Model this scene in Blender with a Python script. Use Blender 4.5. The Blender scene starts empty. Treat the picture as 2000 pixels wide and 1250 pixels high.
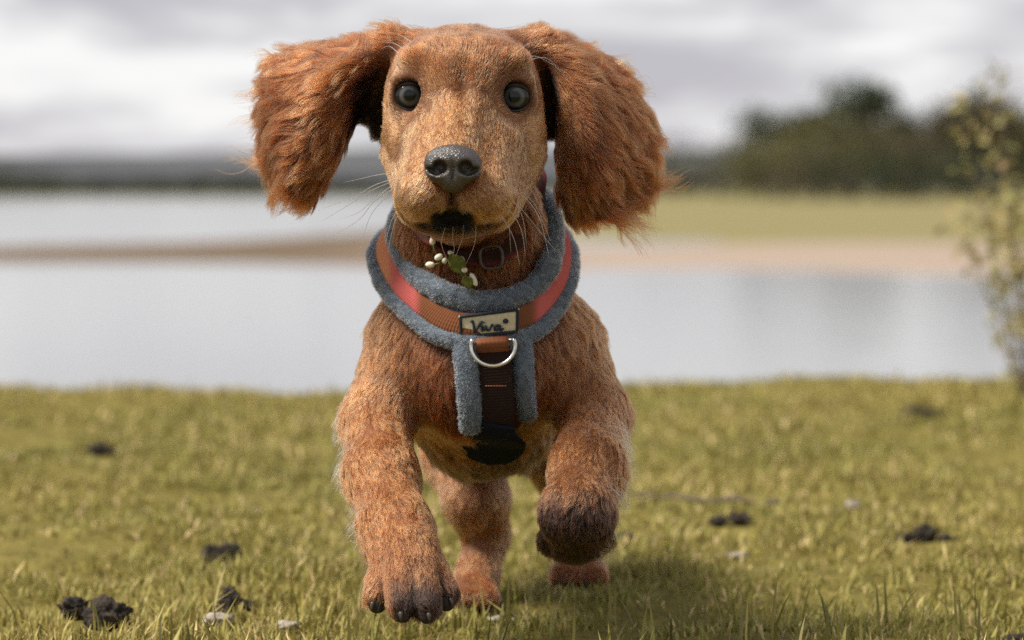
import bpy, bmesh, math, random
import numpy as np
from mathutils import Vector, kdtree
from mathutils.bvhtree import BVHTree

SC = bpy.context.scene
COL = SC.collection
R = math.radians

# ---------------------------------------------------------------- camera
FPX = 6000.0            # focal length in photograph pixels (photo is 2000 x 1250)
CAM_Z = 0.32            # low camera, a hand's breadth over the turf
HOR = 360.0             # photograph row of the horizon
cam_data = bpy.data.cameras.new('camera')
cam = bpy.data.objects.new('camera', cam_data)
COL.objects.link(cam)
cam.location = (0, 0, CAM_Z)
cam.rotation_euler = (R(90), 0, 0)
cam_data.sensor_width = 36.0
cam_data.lens = FPX / 2000.0 * 36.0
cam_data.shift_y = -(625.0 - HOR) / 2000.0
cam_data.clip_start = 0.05
cam_data.clip_end = 9000.0
cam_data.dof.use_dof = True
cam_data.dof.focus_distance = 1.985
cam_data.dof.aperture_fstop = 6.8
SC.camera = cam

# ---------------------------------------------------------------- sky and sun
SUN_EL, SUN_AZ = 54.0, 251.0      # azimuth clockwise from +Y; the sun stands high on the left
world = bpy.data.worlds.new('World')
SC.world = world
world.use_nodes = True
wn = world.node_tree.nodes
wl = world.node_tree.links
wn.clear()
w_out = wn.new('ShaderNodeOutputWorld')
w_bg = wn.new('ShaderNodeBackground')
w_sky = wn.new('ShaderNodeTexSky')
w_sky.sky_type = 'NISHITA'
w_sky.sun_disc = False
w_sky.sun_elevation = R(SUN_EL)
w_sky.sun_rotation = R(SUN_AZ)
w_tc = wn.new('ShaderNodeTexCoord')
w_sep = wn.new('ShaderNodeSeparateXYZ')
wl.new(w_tc.outputs['Generated'], w_sep.inputs[0])
w_abs = wn.new('ShaderNodeMath'); w_abs.operation = 'ABSOLUTE'
wl.new(w_sep.outputs['Z'], w_abs.inputs[0])
w_add = wn.new('ShaderNodeMath'); w_add.operation = 'ADD'; w_add.inputs[1].default_value = 0.20
wl.new(w_abs.outputs[0], w_add.inputs[0])
w_dx = wn.new('ShaderNodeMath'); w_dx.operation = 'DIVIDE'
w_dy = wn.new('ShaderNodeMath'); w_dy.operation = 'DIVIDE'
wl.new(w_sep.outputs['X'], w_dx.inputs[0]); wl.new(w_add.outputs[0], w_dx.inputs[1])
wl.new(w_sep.outputs['Y'], w_dy.inputs[0]); wl.new(w_add.outputs[0], w_dy.inputs[1])
w_cmb = wn.new('ShaderNodeCombineXYZ')
wl.new(w_dx.outputs[0], w_cmb.inputs[0]); wl.new(w_dy.outputs[0], w_cmb.inputs[1])
w_cmb.inputs[2].default_value = 3.7
w_nz = wn.new('ShaderNodeTexNoise')
w_nz.inputs['Scale'].default_value = 2.6
w_nz.inputs['Detail'].default_value = 4.0
w_nz.inputs['Roughness'].default_value = 0.58
w_nz.inputs['Distortion'].default_value = 0.35
wl.new(w_cmb.outputs[0], w_nz.inputs['Vector'])
w_rmp = wn.new('ShaderNodeValToRGB')
e = w_rmp.color_ramp.elements
e[0].position = 0.38; e[0].color = (3.9, 3.82, 4.15, 1)
e[1].position = 0.60; e[1].color = (7.1, 7.05, 7.05, 1)
m_ = e.new(0.48); m_.color = (5.3, 5.22, 5.42, 1)
wl.new(w_nz.outputs['Fac'], w_rmp.inputs['Fac'])
w_mix = wn.new('ShaderNodeMixRGB')
w_mix.inputs['Fac'].default_value = 0.94          # almost closed cloud cover over the blue
wl.new(w_sky.outputs[0], w_mix.inputs['Color1'])
wl.new(w_rmp.outputs['Color'], w_mix.inputs['Color2'])
wl.new(w_mix.outputs[0], w_bg.inputs['Color'])
w_bg.inputs['Strength'].default_value = 0.1
wl.new(w_bg.outputs[0], w_out.inputs['Surface'])

sun_d = bpy.data.lights.new('sun', 'SUN')
sun_d.energy = 4.7
sun_d.angle = R(20.0)
sun_d.color = (1.0, 0.93, 0.82)
sun = bpy.data.objects.new('sun', sun_d)
COL.objects.link(sun)
SUN_DIR = Vector((math.sin(R(SUN_AZ)) * math.cos(R(SUN_EL)), math.cos(R(SUN_AZ)) * math.cos(R(SUN_EL)), math.sin(R(SUN_EL))))
sun.rotation_euler = SUN_DIR.to_track_quat('Z', 'Y').to_euler()
sun.location = SUN_DIR * 20

SC.view_settings.view_transform = 'Standard'
SC.view_settings.look = 'None'
SC.view_settings.exposure = 0.46
SC.view_settings.gamma = 1.0
SC.view_settings.use_curve_mapping = False
SC.render.engine = 'CYCLES'
SC.cycles.max_bounces = 8
SC.cycles.transparent_max_bounces = 8
SC.cycles.use_denoising = False
SC.cycles_curves.shape = 'RIBBONS'
SC.cycles_curves.subdivisions = 2

# ---------------------------------------------------------------- helpers
rng = np.random.default_rng(7)
random.seed(7)

def P(px, py, Y):
    """photograph pixel + distance from the camera -> point in the place"""
    return np.array(((px - 1000.0) / FPX * Y, Y, CAM_Z - (py - HOR) / FPX * Y))

def ground_at(px, py, z=0.0):
    Y = (CAM_Z - z) * FPX / (py - HOR)
    return (px - 1000.0) / FPX * Y, Y

def unit(v, axis=-1):
    return v / np.maximum(np.linalg.norm(v, axis=axis, keepdims=True), 1e-9)

def sstep(a, b, x):
    t = np.clip((x - a) / (b - a), 0, 1)
    return t * t * (3 - 2 * t)

def wavy(p, scale, seed, n=7):
    """cheap smooth noise in about [-1, 1]: a sum of sines"""
    g = np.random.default_rng(seed)
    k = unit(g.normal(size=(n, 3))) * (2 * math.pi / scale) * g.uniform(0.6, 1.6, (n, 1))
    ph = g.uniform(0, 6.28, n)
    return np.sin(p @ k.T + ph).sum(1) / math.sqrt(n) * 0.9

def tag(o, label=None, cat=None, group=None, kind=None):
    if label: o['label'] = label
    if cat: o['category'] = cat
    if group: o['group'] = group
    if kind: o['kind'] = kind
    return o

def mesh_obj(name, verts, faces, mat=None, parent=None, smooth=True, origin=None):
    me = bpy.data.meshes.new(name)
    verts = np.asarray(verts, dtype=float)
    if origin is not None:
        verts = verts - np.asarray(origin)
    me.from_pydata(verts.tolist(), [], faces if isinstance(faces, list) else faces.tolist())
    me.update()
    if smooth:
        me.polygons.foreach_set('use_smooth', [True] * len(me.polygons))
    if mat: me.materials.append(mat)
    o = bpy.data.objects.new(name, me)
    COL.objects.link(o)
    if origin is not None: o.location = origin
    if parent is not None: attach(o, parent)
    return o

def attach(o, parent):
    o.parent = parent
    o.matrix_parent_inverse = pmat(parent).inverted()

def pmat(o):
    from mathutils import Matrix
    m = Matrix.LocRotScale(o.location, o.rotation_euler, o.scale)
    if o.parent is not None:
        m = pmat(o.parent) @ o.matrix_parent_inverse @ m
    return m

def point_colors(o, cols, name='col'):
    a = o.data.attributes.new(name, 'FLOAT_COLOR', 'POINT')
    c = np.ones((len(cols), 4), np.float32); c[:, :3] = cols
    a.data.foreach_set('color', c.ravel())

def catmull(pts, n, closed=False):
    pts = np.asarray(pts, float); m = len(pts)
    out = []
    segs = m if closed else m - 1
    for s in np.linspace(0, segs, n, endpoint=not closed):
        i = min(int(s), segs - 1); t = s - i
        if closed:
            a, b, c, d = pts[(i - 1) % m], pts[i % m], pts[(i + 1) % m], pts[(i + 2) % m]
        else:
            a, b, c, d = pts[max(i - 1, 0)], pts[i], pts[i + 1], pts[min(i + 2, m - 1)]
        out.append(0.5 * ((2 * b) + (c - a) * t + (2 * a - 5 * b + 4 * c - d) * t * t + (3 * b - a - 3 * c + d) * t ** 3))
    return np.array(out)

def tube(pts, rad, seg=8, closed=False, flat=1.0, side=None):
    """swept tube: returns verts, faces.  rad: number or array; flat squashes it along the side vector"""
    pts = np.asarray(pts, float); n = len(pts)
    rad = np.broadcast_to(np.asarray(rad, float), (n,))
    if closed:
        T = np.roll(pts, -1, 0) - np.roll(pts, 1, 0)
    else:
        T = np.gradient(pts, axis=0)
    T = unit(T)
    if side is None:
        U = np.zeros_like(T); u = np.cross(T[0], (0.3, 0.9, 0.2)); u /= np.linalg.norm(u)
        for i in range(n):
            u = u - T[i] * np.dot(u, T[i]); u /= max(np.linalg.norm(u), 1e-9); U[i] = u
    else:
        U = np.broadcast_to(np.asarray(side, float), T.shape)
        U = unit(U - T * (U * T).sum(1, keepdims=True))
    V = np.cross(T, U)
    ang = np.linspace(0, 2 * math.pi, seg, endpoint=False)
    vs = (pts[:, None] + rad[:, None, None] * (np.cos(ang)[None, :, None] * U[:, None] * flat + np.sin(ang)[None, :, None] * V[:, None])).reshape(-1, 3)
    fs = []
    for i in range(n if closed else n - 1):
        j = (i + 1) % n
        for a in range(seg):
            b = (a + 1) % seg
            fs.append((i * seg + a, i * seg + b, j * seg + b, j * seg + a))
    if not closed:
        fs.append(tuple(range(seg))[::-1]); fs.append(tuple((n - 1) * seg + a for a in range(seg)))
    return vs, fs

def join(parts):
    V, F, k = [], [], 0
    for v, f in parts:
        V.append(np.asarray(v)); F += [tuple(i + k for i in q) for q in f]; k += len(v)
    return np.concatenate(V), F

# ---------------------------------------------------------------- materials
def new_mat(name):
    m = bpy.data.materials.new(name); m.use_nodes = True
    nt = m.node_tree
    return m, nt, nt.nodes['Principled BSDF']

def noise_mat(name, c1, c2, scale=20.0, rough=0.8, bump=0.0, bscale=None, detail=4.0, spec=0.3, coords='Object', pos=(0.35, 0.65), attr=None, bdist=0.002):
    m, nt, b = new_mat(name)
    N, L = nt.nodes, nt.links
    tc = N.new('ShaderNodeTexCoord')
    nz = N.new('ShaderNodeTexNoise'); nz.inputs['Scale'].default_value = scale; nz.inputs['Detail'].default_value = detail
    L.new(tc.outputs[coords], nz.inputs['Vector'])
    rp = N.new('ShaderNodeValToRGB')
    rp.color_ramp.elements[0].position = pos[0]; rp.color_ramp.elements[0].color = (*c1, 1)
    rp.color_ramp.elements[1].position = pos[1]; rp.color_ramp.elements[1].color = (*c2, 1)
    L.new(nz.outputs['Fac'], rp.inputs['Fac'])
    out = rp.outputs['Color']
    if attr:
        at = N.new('ShaderNodeAttribute'); at.attribute_name = attr
        mx = N.new('ShaderNodeMixRGB'); mx.blend_type = 'MULTIPLY'; mx.inputs['Fac'].default_value = 1.0
        L.new(out, mx.inputs['Color1']); L.new(at.outputs['Color'], mx.inputs['Color2'])
        out = mx.outputs[0]
    L.new(out, b.inputs['Base Color'])
    b.inputs['Roughness'].default_value = rough
    b.inputs['Specular IOR Level'].default_value = spec
    if bump:
        n2 = N.new('ShaderNodeTexNoise'); n2.inputs['Scale'].default_value = bscale or scale * 3; n2.inputs['Detail'].default_value = 5
        L.new(tc.outputs[coords], n2.inputs['Vector'])
        bp = N.new('ShaderNodeBump'); bp.inputs['Strength'].default_value = bump; bp.inputs['Distance'].default_value = bdist
        L.new(n2.outputs['Fac'], bp.inputs['Height']); L.new(bp.outputs[0], b.inputs['Normal'])
    return m

def hair_mat(name, rough=0.35, rad_rough=0.5, attr='col', flat=None, tip=1.25, root=0.7, translucent=0.25, gloss=0.06):
    """fibres: coloured per strand, a little paler towards the tip, some light passing through, a soft sheen"""
    m = bpy.data.materials.new(name); m.use_nodes = True
    N, L = m.node_tree.nodes, m.node_tree.links
    N.clear()
    out = N.new('ShaderNodeOutputMaterial')
    at = N.new('ShaderNodeAttribute'); at.attribute_name = attr
    hi = N.new('ShaderNodeHairInfo')
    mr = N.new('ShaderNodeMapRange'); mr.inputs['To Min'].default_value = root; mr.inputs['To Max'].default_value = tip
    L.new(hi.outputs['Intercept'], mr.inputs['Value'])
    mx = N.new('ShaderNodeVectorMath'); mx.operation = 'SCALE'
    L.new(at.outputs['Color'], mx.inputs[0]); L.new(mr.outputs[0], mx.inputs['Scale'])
    h = N.new('ShaderNodeBsdfHairPrincipled')
    h.model = 'CHIANG'
    h.parametrization = 'COLOR'
    L.new(mx.outputs[0], h.inputs['Color'])
    h.inputs['Roughness'].default_value = rough
    h.inputs['Radial Roughness'].default_value = rad_rough
    h.inputs['Random Roughness'].default_value = 0.1
    h.inputs['Coat'].default_value = 0.0
    h.inputs['IOR'].default_value = 1.38
    L.new(h.outputs[0], out.inputs['Surface'])
    return m

def make_hair(name, pts, rad_root, rad_tip, cols, mat, parent=None, attr='col'):
    """pts: (N, K, 3) strands -> one hair-curves object"""
    N_, K, _ = pts.shape
    cu = bpy.data.hair_curves.new(name)
    cu.add_curves([K] * N_)
    cu.position_data.foreach_set('vector', pts.astype(np.float32).ravel())
    ra = cu.attributes.get('radius') or cu.attributes.new('radius', 'FLOAT', 'POINT')
    t = np.linspace(0, 1, K)
    prof = (1 - t) ** 0.6
    rr = np.asarray(rad_root).reshape(-1, 1) * prof[None] + np.asarray(rad_tip).reshape(-1, 1)
    rr = np.broadcast_to(rr, (N_, K))
    ra.data.foreach_set('value', rr.astype(np.float32).ravel())
    ca = cu.attributes.new(attr, 'FLOAT_COLOR', 'CURVE')
    c4 = np.ones((N_, 4), np.float32); c4[:, :3] = cols
    ca.data.foreach_set('color', c4.ravel())
    cu.materials.append(mat)
    o = bpy.data.objects.new(name, cu)
    COL.objects.link(o)
    if parent is not None: attach(o, parent)
    return o
# ================================================================ the setting: one sheet of ground, the lake, far land
WATER = -1.5
def n2(x, y, s, seed):
    p = np.stack([np.ravel(x), np.ravel(y), np.zeros(np.size(x))], 1)
    return wavy(p, s, seed).reshape(np.shape(x))
def lawn_edge(x):
    return 4.74 + 0.15 * n2(x, x * 0, 1.3, 71) + 0.10 * n2(x, x * 0, 0.4, 72)
def height(x, y):
    z = 0.006 * n2(x, y, 0.35, 73) + 0.004 * n2(x, y, 0.12, 74)
    z = z * (y < 12)
    e_ = lawn_edge(x)
    z = z + (-2.4) * sstep(0, 4.5, y - e_) * (y > e_)
    # muddy shore that runs out on the left
    mud = sstep(-4.0, -4.6, x) * sstep(8, 12, y) * (1 - sstep(26, 31, y))
    z = z + mud * (1.05 + 0.03 * n2(x, y, 3.0, 75))
    # sand spit, field and far shore
    yn = np.clip(69 - (x + 12.5) * 0.45 + 1.2 * n2(x, y * 0, 9, 76), 59, 78)
    yf = np.where(x < -4, np.clip(96 + (x + 12.5) * 2.6, 70, 130), 110 + (x + 4) * 140)
    m = sstep(0, 5, y - yn) * (1 - sstep(-9, 0, y - yf))
    fld = 1.02 + 0.10 * n2(x, y, 14, 77) * (y < 160) + 0.45 * sstep(95, 260, y) * sstep(-5, 8, x)
    z = z + m * fld
    far = sstep(425, 450, y) * (1 - m)
    z = z + far * (1.1 + 0.6 * sstep(450, 700, y))
    hill = sstep(700, 1900, y) * (1 - 0.35 * sstep(2400, 3800, y))
    z = z + hill * (19 + 6.0 * n2(x, y, 900, 78) + 2.5 * n2(x, y, 300, 79))
    return z
ys = np.concatenate([-np.geomspace(80, 4, 10), np.linspace(-3, 1.2, 8), np.linspace(1.3, 6.5, 105), np.linspace(6.6, 12, 30), np.geomspace(12.3, 60, 40), np.linspace(61, 135, 60), np.geomspace(137, 4200, 70)])
us = np.linspace(-1, 1, 181); fan = np.sign(us) * np.abs(us) ** 1.25 * 0.42; wide = np.sign(us) * np.abs(us) ** 7 * 90
X = us[None, :] * 2.2 + fan[None, :] * np.maximum(ys, 0)[:, None] + wide[None, :]; Yg = np.broadcast_to(ys[:, None], X.shape)
Z = height(X, Yg)
V_ = np.stack([X, Yg, Z], -1).reshape(-1, 3); nx_ = len(us)
ii, jj = np.meshgrid(np.arange(len(ys) - 1), np.arange(nx_ - 1), indexing='ij')
a_ = (ii * nx_ + jj).ravel(); F_ = np.stack([a_, a_ + 1, a_ + nx_ + 1, a_ + nx_], 1)
# ground material: turf soil near, mud and sand by the water, dry grass in the field, heath on the hills with distant haze put into its colour
m, nt, b = new_mat('ground_earth')
N, L = nt.nodes, nt.links
at = N.new('ShaderNodeAttribute'); at.attribute_name = 'col'
tc = N.new('ShaderNodeTexCoord')
nz = N.new('ShaderNodeTexNoise'); nz.inputs['Scale'].default_value = 38; nz.inputs['Detail'].default_value = 6; nz.inputs['Roughness'].default_value = 0.65
L.new(tc.outputs['Object'], nz.inputs['Vector'])
mr = N.new('ShaderNodeMapRange'); mr.inputs['From Min'].default_value = 0.3; mr.inputs['From Max'].default_value = 0.7; mr.inputs['To Min'].default_value = 0.6; mr.inputs['To Max'].default_value = 1.35
L.new(nz.outputs['Fac'], mr.inputs['Value'])
mu = N.new('ShaderNodeVectorMath'); mu.operation = 'SCALE'; L.new(at.outputs['Color'], mu.inputs[0]); L.new(mr.outputs[0], mu.inputs['Scale'])
L.new(mu.outputs[0], b.inputs['Base Color'])
b.inputs['Roughness'].default_value = 0.95; b.inputs['Specular IOR Level'].default_value = 0.1
bp = N.new('ShaderNodeBump'); bp.inputs['Strength'].default_value = 0.6; bp.inputs['Distance'].default_value = 0.01
L.new(nz.outputs['Fac'], bp.inputs['Height']); L.new(bp.outputs[0], b.inputs['Normal'])
ground_m = m
x_, y_, z_ = V_.T
soil = np.array((0.14, 0.115, 0.03)); sand = np.array((0.29, 0.23, 0.185)); mudc = np.array((0.125, 0.090, 0.060)); fieldc = np.array((0.19, 0.165, 0.075)); hazy_heath = np.array((0.062, 0.064, 0.070))
c = np.tile(soil, (len(V_), 1))
def blend(c, col, w): return c * (1 - w[:, None]) + np.asarray(col) * w[:, None]
c = blend(c, mudc, sstep(5.4, 6.5, y_))
right = sstep(-6, 3, x_)
c = blend(c, mudc * 0.95 + 0.0, (y_ > 50) * (y_ < 140) * (1 - right))
c = blend(c, sand, (y_ > 50) * sstep(-6, 3, x_) * 1.0)
c = blend(c, fieldc, sstep(84, 92, y_) * sstep(-3, 4, x_))
c = blend(c, fieldc * np.array((0.85, 1.0, 0.8)), sstep(400, 440, y_) * (1 - sstep(700, 900, y_)) * 0.8)
c = blend(c, hazy_heath * np.clip(1 + 0.35 * n2(x_, y_, 260, 80), 0.4, 1.6)[:, None], sstep(600, 900, y_))  # blue-grey tint paints far haze onto the hills
ground = mesh_obj('ground', V_, F_, ground_m); tag(ground, kind='structure'); point_colors(ground, np.clip(c, 0, 1))

# lake
m, nt, b = new_mat('lake_water')
N, L = nt.nodes, nt.links
tc = N.new('ShaderNodeTexCoord'); mp = N.new('ShaderNodeMapping'); mp.inputs['Scale'].default_value = (1.0, 0.35, 1)
L.new(tc.outputs['Object'], mp.inputs['Vector'])
nz = N.new('ShaderNodeTexNoise'); nz.inputs['Scale'].default_value = 1.6; nz.inputs['Detail'].default_value = 5
L.new(mp.outputs[0], nz.inputs['Vector'])
bp = N.new('ShaderNodeBump'); bp.inputs['Strength'].default_value = 0.25; bp.inputs['Distance'].default_value = 0.05
L.new(nz.outputs['Fac'], bp.inputs['Height']); L.new(bp.outputs[0], b.inputs['Normal'])
b.inputs['Base Color'].default_value = (0.20, 0.21, 0.22, 1); b.inputs['Roughness'].default_value = 0.12; b.inputs['IOR'].default_value = 1.34
lys = np.array([5.5, 8, 12, 20, 40, 80, 160, 320, 450]); V_ = []; F_ = []
for i, y in enumerate(lys):
    for s_ in np.linspace(-1, 1, 9): V_.append((s_ * (95 + y * 0.6), y, WATER))
for i in range(len(lys) - 1):
    for j in range(8): a = i * 9 + j; F_.append((a, a + 1, a + 10, a + 9))
lake = mesh_obj('lake', np.array(V_), F_, m); tag(lake, kind='structure')

# --- foliage
def leaf_mat(name):
    m, nt, b = new_mat(name)
    N, L = nt.nodes, nt.links
    at = N.new('ShaderNodeAttribute'); at.attribute_name = 'col'
    L.new(at.outputs['Color'], b.inputs['Base Color'])
    b.inputs['Roughness'].default_value = 0.55; b.inputs['Specular IOR Level'].default_value = 0.3
    tr = N.new('ShaderNodeBsdfTranslucent'); L.new(at.outputs['Color'], tr.inputs['Color'])
    mx = N.new('ShaderNodeMixShader'); mx.inputs['Fac'].default_value = 0.3
    L.new(b.outputs[0], mx.inputs[1]); L.new(tr.outputs[0], mx.inputs[2])
    L.new(mx.outputs[0], nt.nodes['Material Output'].inputs['Surface'])
    return m
leaf_far_m = leaf_mat('tree_leaves'); bark_m = noise_mat('bark', (0.06, 0.045, 0.035), (0.13, 0.10, 0.08), 6, 0.95, bump=0.6)
def leaf_quads(c, size, g, elong=1.5):
    """leaf-shaped six-sided faces, randomly turned"""
    n = len(c); d = unit(g.normal(size=(n, 3))); e_ = unit(np.cross(d, unit(g.normal(size=(n, 3))))); size = np.broadcast_to(size, (n,))[:, None]
    nn = np.cross(d, e_)
    P6 = [d * -0.5 * elong, d * -0.12 * elong + e_ * 0.42 , d * 0.22 * elong + e_ * 0.36, d * 0.5 * elong, d * 0.22 * elong - e_ * 0.36, d * -0.12 * elong - e_ * 0.42]
    V = np.stack([c + p * size + nn * size * (0.12 if k in (1, 2, 4, 5) else 0) for k, p in enumerate(P6)], 1).reshape(-1, 3)
    b0 = np.arange(n)[:, None] * 6
    F = np.concatenate([b0 + np.array([[0, 1, 2, 3]]), b0 + np.array([[0, 3, 4, 5]])])
    return V, F
def make_tree(name, x, y, h, r, colr, label, group, seed, nleaf=2600, trunk_h=0.25, leaf=None):
    g = np.random.default_rng(seed); z0 = float(height(np.array([x]), np.array([y]))[0])
    base = np.array((x, y, z0 - 0.1))
    root_ = bpy.data.objects.new(name, None); COL.objects.link(root_); root_.location = tuple(base)
    tag(root_, label, 'tree', group)
    parts = [tube(np.array([base, base + (g.normal() * 0.1, 0, h * 0.3), base + (g.normal() * 0.2, 0, h * 0.75)]), np.array((0.05, 0.038, 0.012)) * h, 7)]
    blobs = []
    for k in range(14):
        a = g.uniform(0, 6.28); rr = r * g.uniform(0.25, 0.8); zz = h * (trunk_h + (0.93 - trunk_h) * g.random() ** 0.8)
        rr *= math.sqrt(max(0.1, 1 - ((zz / h - 0.5) / 0.62) ** 2))
        c = base + np.array((math.cos(a) * rr, math.sin(a) * rr, zz)); blobs.append((c, r * g.uniform(0.36, 0.62)))
        parts.append(tube(np.array([base + (0, 0, h * 0.25), (base + c) / 2 + (0, 0, h * 0.12), c]), np.array((0.022, 0.014, 0.005)) * h, 5))
    V, F = join(parts); mesh_obj('trunk', V, F, bark_m, root_)
    P_ = []; C_ = []
    for c, br in blobs:
        n = nleaf // len(blobs); q = unit(g.normal(size=(n, 3))) * (g.random((n, 1)) ** 0.45) * br * np.array((1, 1, 0.8))
        q += 0.18 * br * np.stack([wavy(q, br * 0.8, seed + 1), wavy(q, br * 0.8, seed + 2), wavy(q, br * 0.8, seed + 3)], 1)
        P_.append(c + q); C_.append(np.array(colr) * g.uniform(0.75, 1.3) * g.uniform(0.6, 1.4, (n, 1)))
    P_ = np.concatenate(P_); C_ = np.concatenate(C_)
    V, F = leaf_quads(P_, (leaf or h * 0.045) * g.uniform(0.6, 1.4, len(P_)), g)
    o = mesh_obj('crown', V, F, leaf_far_m, root_, smooth=False); point_colors(o, np.repeat(np.clip(C_, 0.005, 1), 6, 0))
DKG, OLV, BRN = (0.030, 0.042, 0.018), (0.110, 0.100, 0.036), (0.085, 0.072, 0.036)
WG = 'trees of the wood beyond the field'
def tr_(px, top, Y, wpx, colr, label, seed, base_z=-1.0, **k):
    x = (px - 1000) / FPX * Y; zt = CAM_Z + (HOR - top + 6) / FPX * Y; z0 = float(height(np.array([x]), np.array([Y]))[0])
    make_tree(k.pop('name', 'broadleaf_tree'), x, Y, (zt - z0) / 0.96, 1.5 * wpx / FPX * Y / 2, colr, label, k.pop('group', WG), seed, **k)
tr_(1672, 192, 290, 150, DKG, 'dark round-topped tree, tallest of the wood beyond the field', 101)
tr_(1535, 240, 280, 150, DKG, 'tall dark green tree ending the wood beside the small distant trees', 102)
tr_(1600, 246, 262, 190, OLV, 'olive tree in front of the tallest dark tree of the wood', 103)
tr_(1720, 262, 268, 210, BRN, 'dull brown-green spreading tree beside the tallest dark tree of the wood', 104)
tr_(1805, 232, 285, 130, DKG, 'dark tree with a small peaked top above the brown-green trees', 105)
tr_(1880, 222, 275, 190, BRN, 'broad brown-green tree between the peaked dark tree and the willow shrub', 106)
tr_(1965, 205, 290, 170, DKG, 'dark tree of the wood standing behind the willow shrub', 107)
tr_(2050, 215, 280, 190, OLV, 'olive tree of the wood standing beyond the willow shrub', 108)
for k_, (px, top, Y, w, cl) in enumerate(((1490, 300, 255, 120, OLV), (1570, 312, 245, 140, BRN), (1660, 316, 240, 150, DKG), (1765, 316, 240, 150, DKG), (1850, 322, 242, 150, DKG), (1930, 318, 245, 150, DKG))):
    tr_(px, top, Y, w, cl, ('pale olive bushy tree at the end of the wood nearest the small trees', 'brown-green bushy tree under the olive tree of the wood', *['low dark bushy tree along the front edge of the wood'] * 4)[k_], 120 + k_, group='low trees along the front of the wood', trunk_h=0.03, nleaf=1600)
for k_, (px, top, Y, w) in enumerate(((1330, 304, 300, 160), (1400, 296, 310, 160), (1455, 304, 300, 140), (1270, 316, 320, 150))):
    tr_(px, top, Y, w, OLV if k_ % 2 else DKG, 'small distant tree on the low ground between the puppy ear and the wood', 140 + k_, group='small trees on the low ground beside the wood', trunk_h=0.03, nleaf=1200)
for k_, (px, top, Y, w) in enumerate(((-20, 326, 455, 90), (35, 340, 460, 90), (85, 352, 462, 80), (130, 362, 465, 70))):
    tr_(px, top, Y, w, DKG, 'dark tree on the far lake shore headland', 150 + k_, group='trees on the far headland', trunk_h=0.03, nleaf=1200)
# hedge-like wood along the far shore: one mass
g = np.random.default_rng(160)
n = 9000; x = g.uniform(-105, 30, n); y = 470 + g.uniform(0, 14, n)
hh = 1.9 + 0.6 * n2(x, x * 0, 22, 161) + 0.3 * n2(x, x * 0, 7, 162)
z = height(x, y) + g.random(n) * np.clip(hh, 0.4, 3)
V, F = leaf_quads(np.stack([x, y, z], 1), 0.55 * g.uniform(0.6, 1.4, n), g)
o = mesh_obj('far_shore_woodland', V, F, leaf_far_m, smooth=False); point_colors(o, np.repeat(np.array((0.035, 0.042, 0.035)) * g.uniform(0.6, 1.5, (n, 1)), 6, 0))
tag(o, 'low dark band of woodland along the far lake shore', 'woodland', kind='stuff')

# --- young willow shrub at the edge of the lawn
willow = bpy.data.objects.new('willow_shrub', None); COL.objects.link(willow)
wx, wy = 0.765, 4.5
wz = float(height(np.array([wx]), np.array([wy]))[0]); willow.location = (wx, wy, wz)
tag(willow, 'young yellow-green willow shrub at the edge of the lawn above the water', 'shrub')
g = np.random.default_rng(170); LP, LC = [], []
stem_wm = noise_mat('shrub_bark', (0.10, 0.075, 0.05), (0.17, 0.13, 0.085), 60, 0.8)
for k_ in range(17):
    a = g.uniform(0, 6.28); sp = g.uniform(0.02, 0.17); hh = g.uniform(0.26, 0.52) * (1.0 if k_ > 3 else 1.08)
    lean = np.array((math.cos(a), math.sin(a), 0)) * sp
    st = catmull([np.array((wx, wy, wz)) + lean * 0.15, np.array((wx, wy, wz)) + lean * 0.5 + (0, 0, hh * 0.35), np.array((wx, wy, wz)) + lean * 0.85 + (0, 0, hh * 0.7), np.array((wx, wy, wz)) + lean * 1.2 + (0, 0, hh)], 22)
    v, f = tube(st, np.linspace(0.0022, 0.0006, 22), 6); mesh_obj('stem', v, f, stem_wm, willow)
    for t in range(3, 22):
        for _ in range(6):
            if g.random() < (0.62 if st[t][2] > wz + 0.18 else 0.30):
                LP.append(st[t] + g.normal(size=3) * np.array((0.019, 0.019, 0.012))); LC.append(np.array((0.36, 0.31, 0.12)) * g.uniform(0.6, 1.3) * (1 + 0.06 * g.normal(size=3)))
LP = np.array(LP); LC = np.array(LC)
V, F = leaf_quads(LP, 0.0095 * g.uniform(0.7, 1.4, len(LP)), g, 2.0)
o = mesh_obj('leaves', V, F, leaf_far_m, willow, smooth=False); point_colors(o, np.repeat(np.clip(LC, 0.01, 1), 6, 0))
# ================================================================ the puppy's body: one signed-distance sculpt -> one mesh
H = 0.002
LO = np.array((-0.20, 1.90, -0.01)); HI = np.array((0.17, 2.66, 0.46))
NX, NY, NZ = (np.ceil((HI - LO) / H).astype(int) + 1)
D = np.full((NX, NY, NZ), 0.05, np.float32)
ax = [LO[i] + H * np.arange(n) for i, n in enumerate((NX, NY, NZ))]
PRIMS = []      # (function, bbox lo, bbox hi, flow, hair length, colour)

def grid_slice(lo, hi):
    i0 = np.clip(np.floor((lo - LO) / H).astype(int), 0, None)
    i1 = np.minimum(np.ceil((hi - LO) / H).astype(int) + 1, (NX, NY, NZ))
    sl = tuple(slice(a, b) for a, b in zip(i0, i1))
    g = np.meshgrid(ax[0][sl[0]], ax[1][sl[1]], ax[2][sl[2]], indexing='ij')
    return sl, np.stack(g, -1).astype(np.float32)

def ell_f(c, r, rot=None):
    c = np.asarray(c, np.float32); r = np.asarray(r, np.float32)
    def f(p):
        q = p - c
        if rot is not None: q = q @ rot
        k0 = np.linalg.norm(q / r, axis=-1); k1 = np.linalg.norm(q / (r * r), axis=-1)
        return k0 * (k0 - 1) / np.maximum(k1, 1e-6)
    return f

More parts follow.
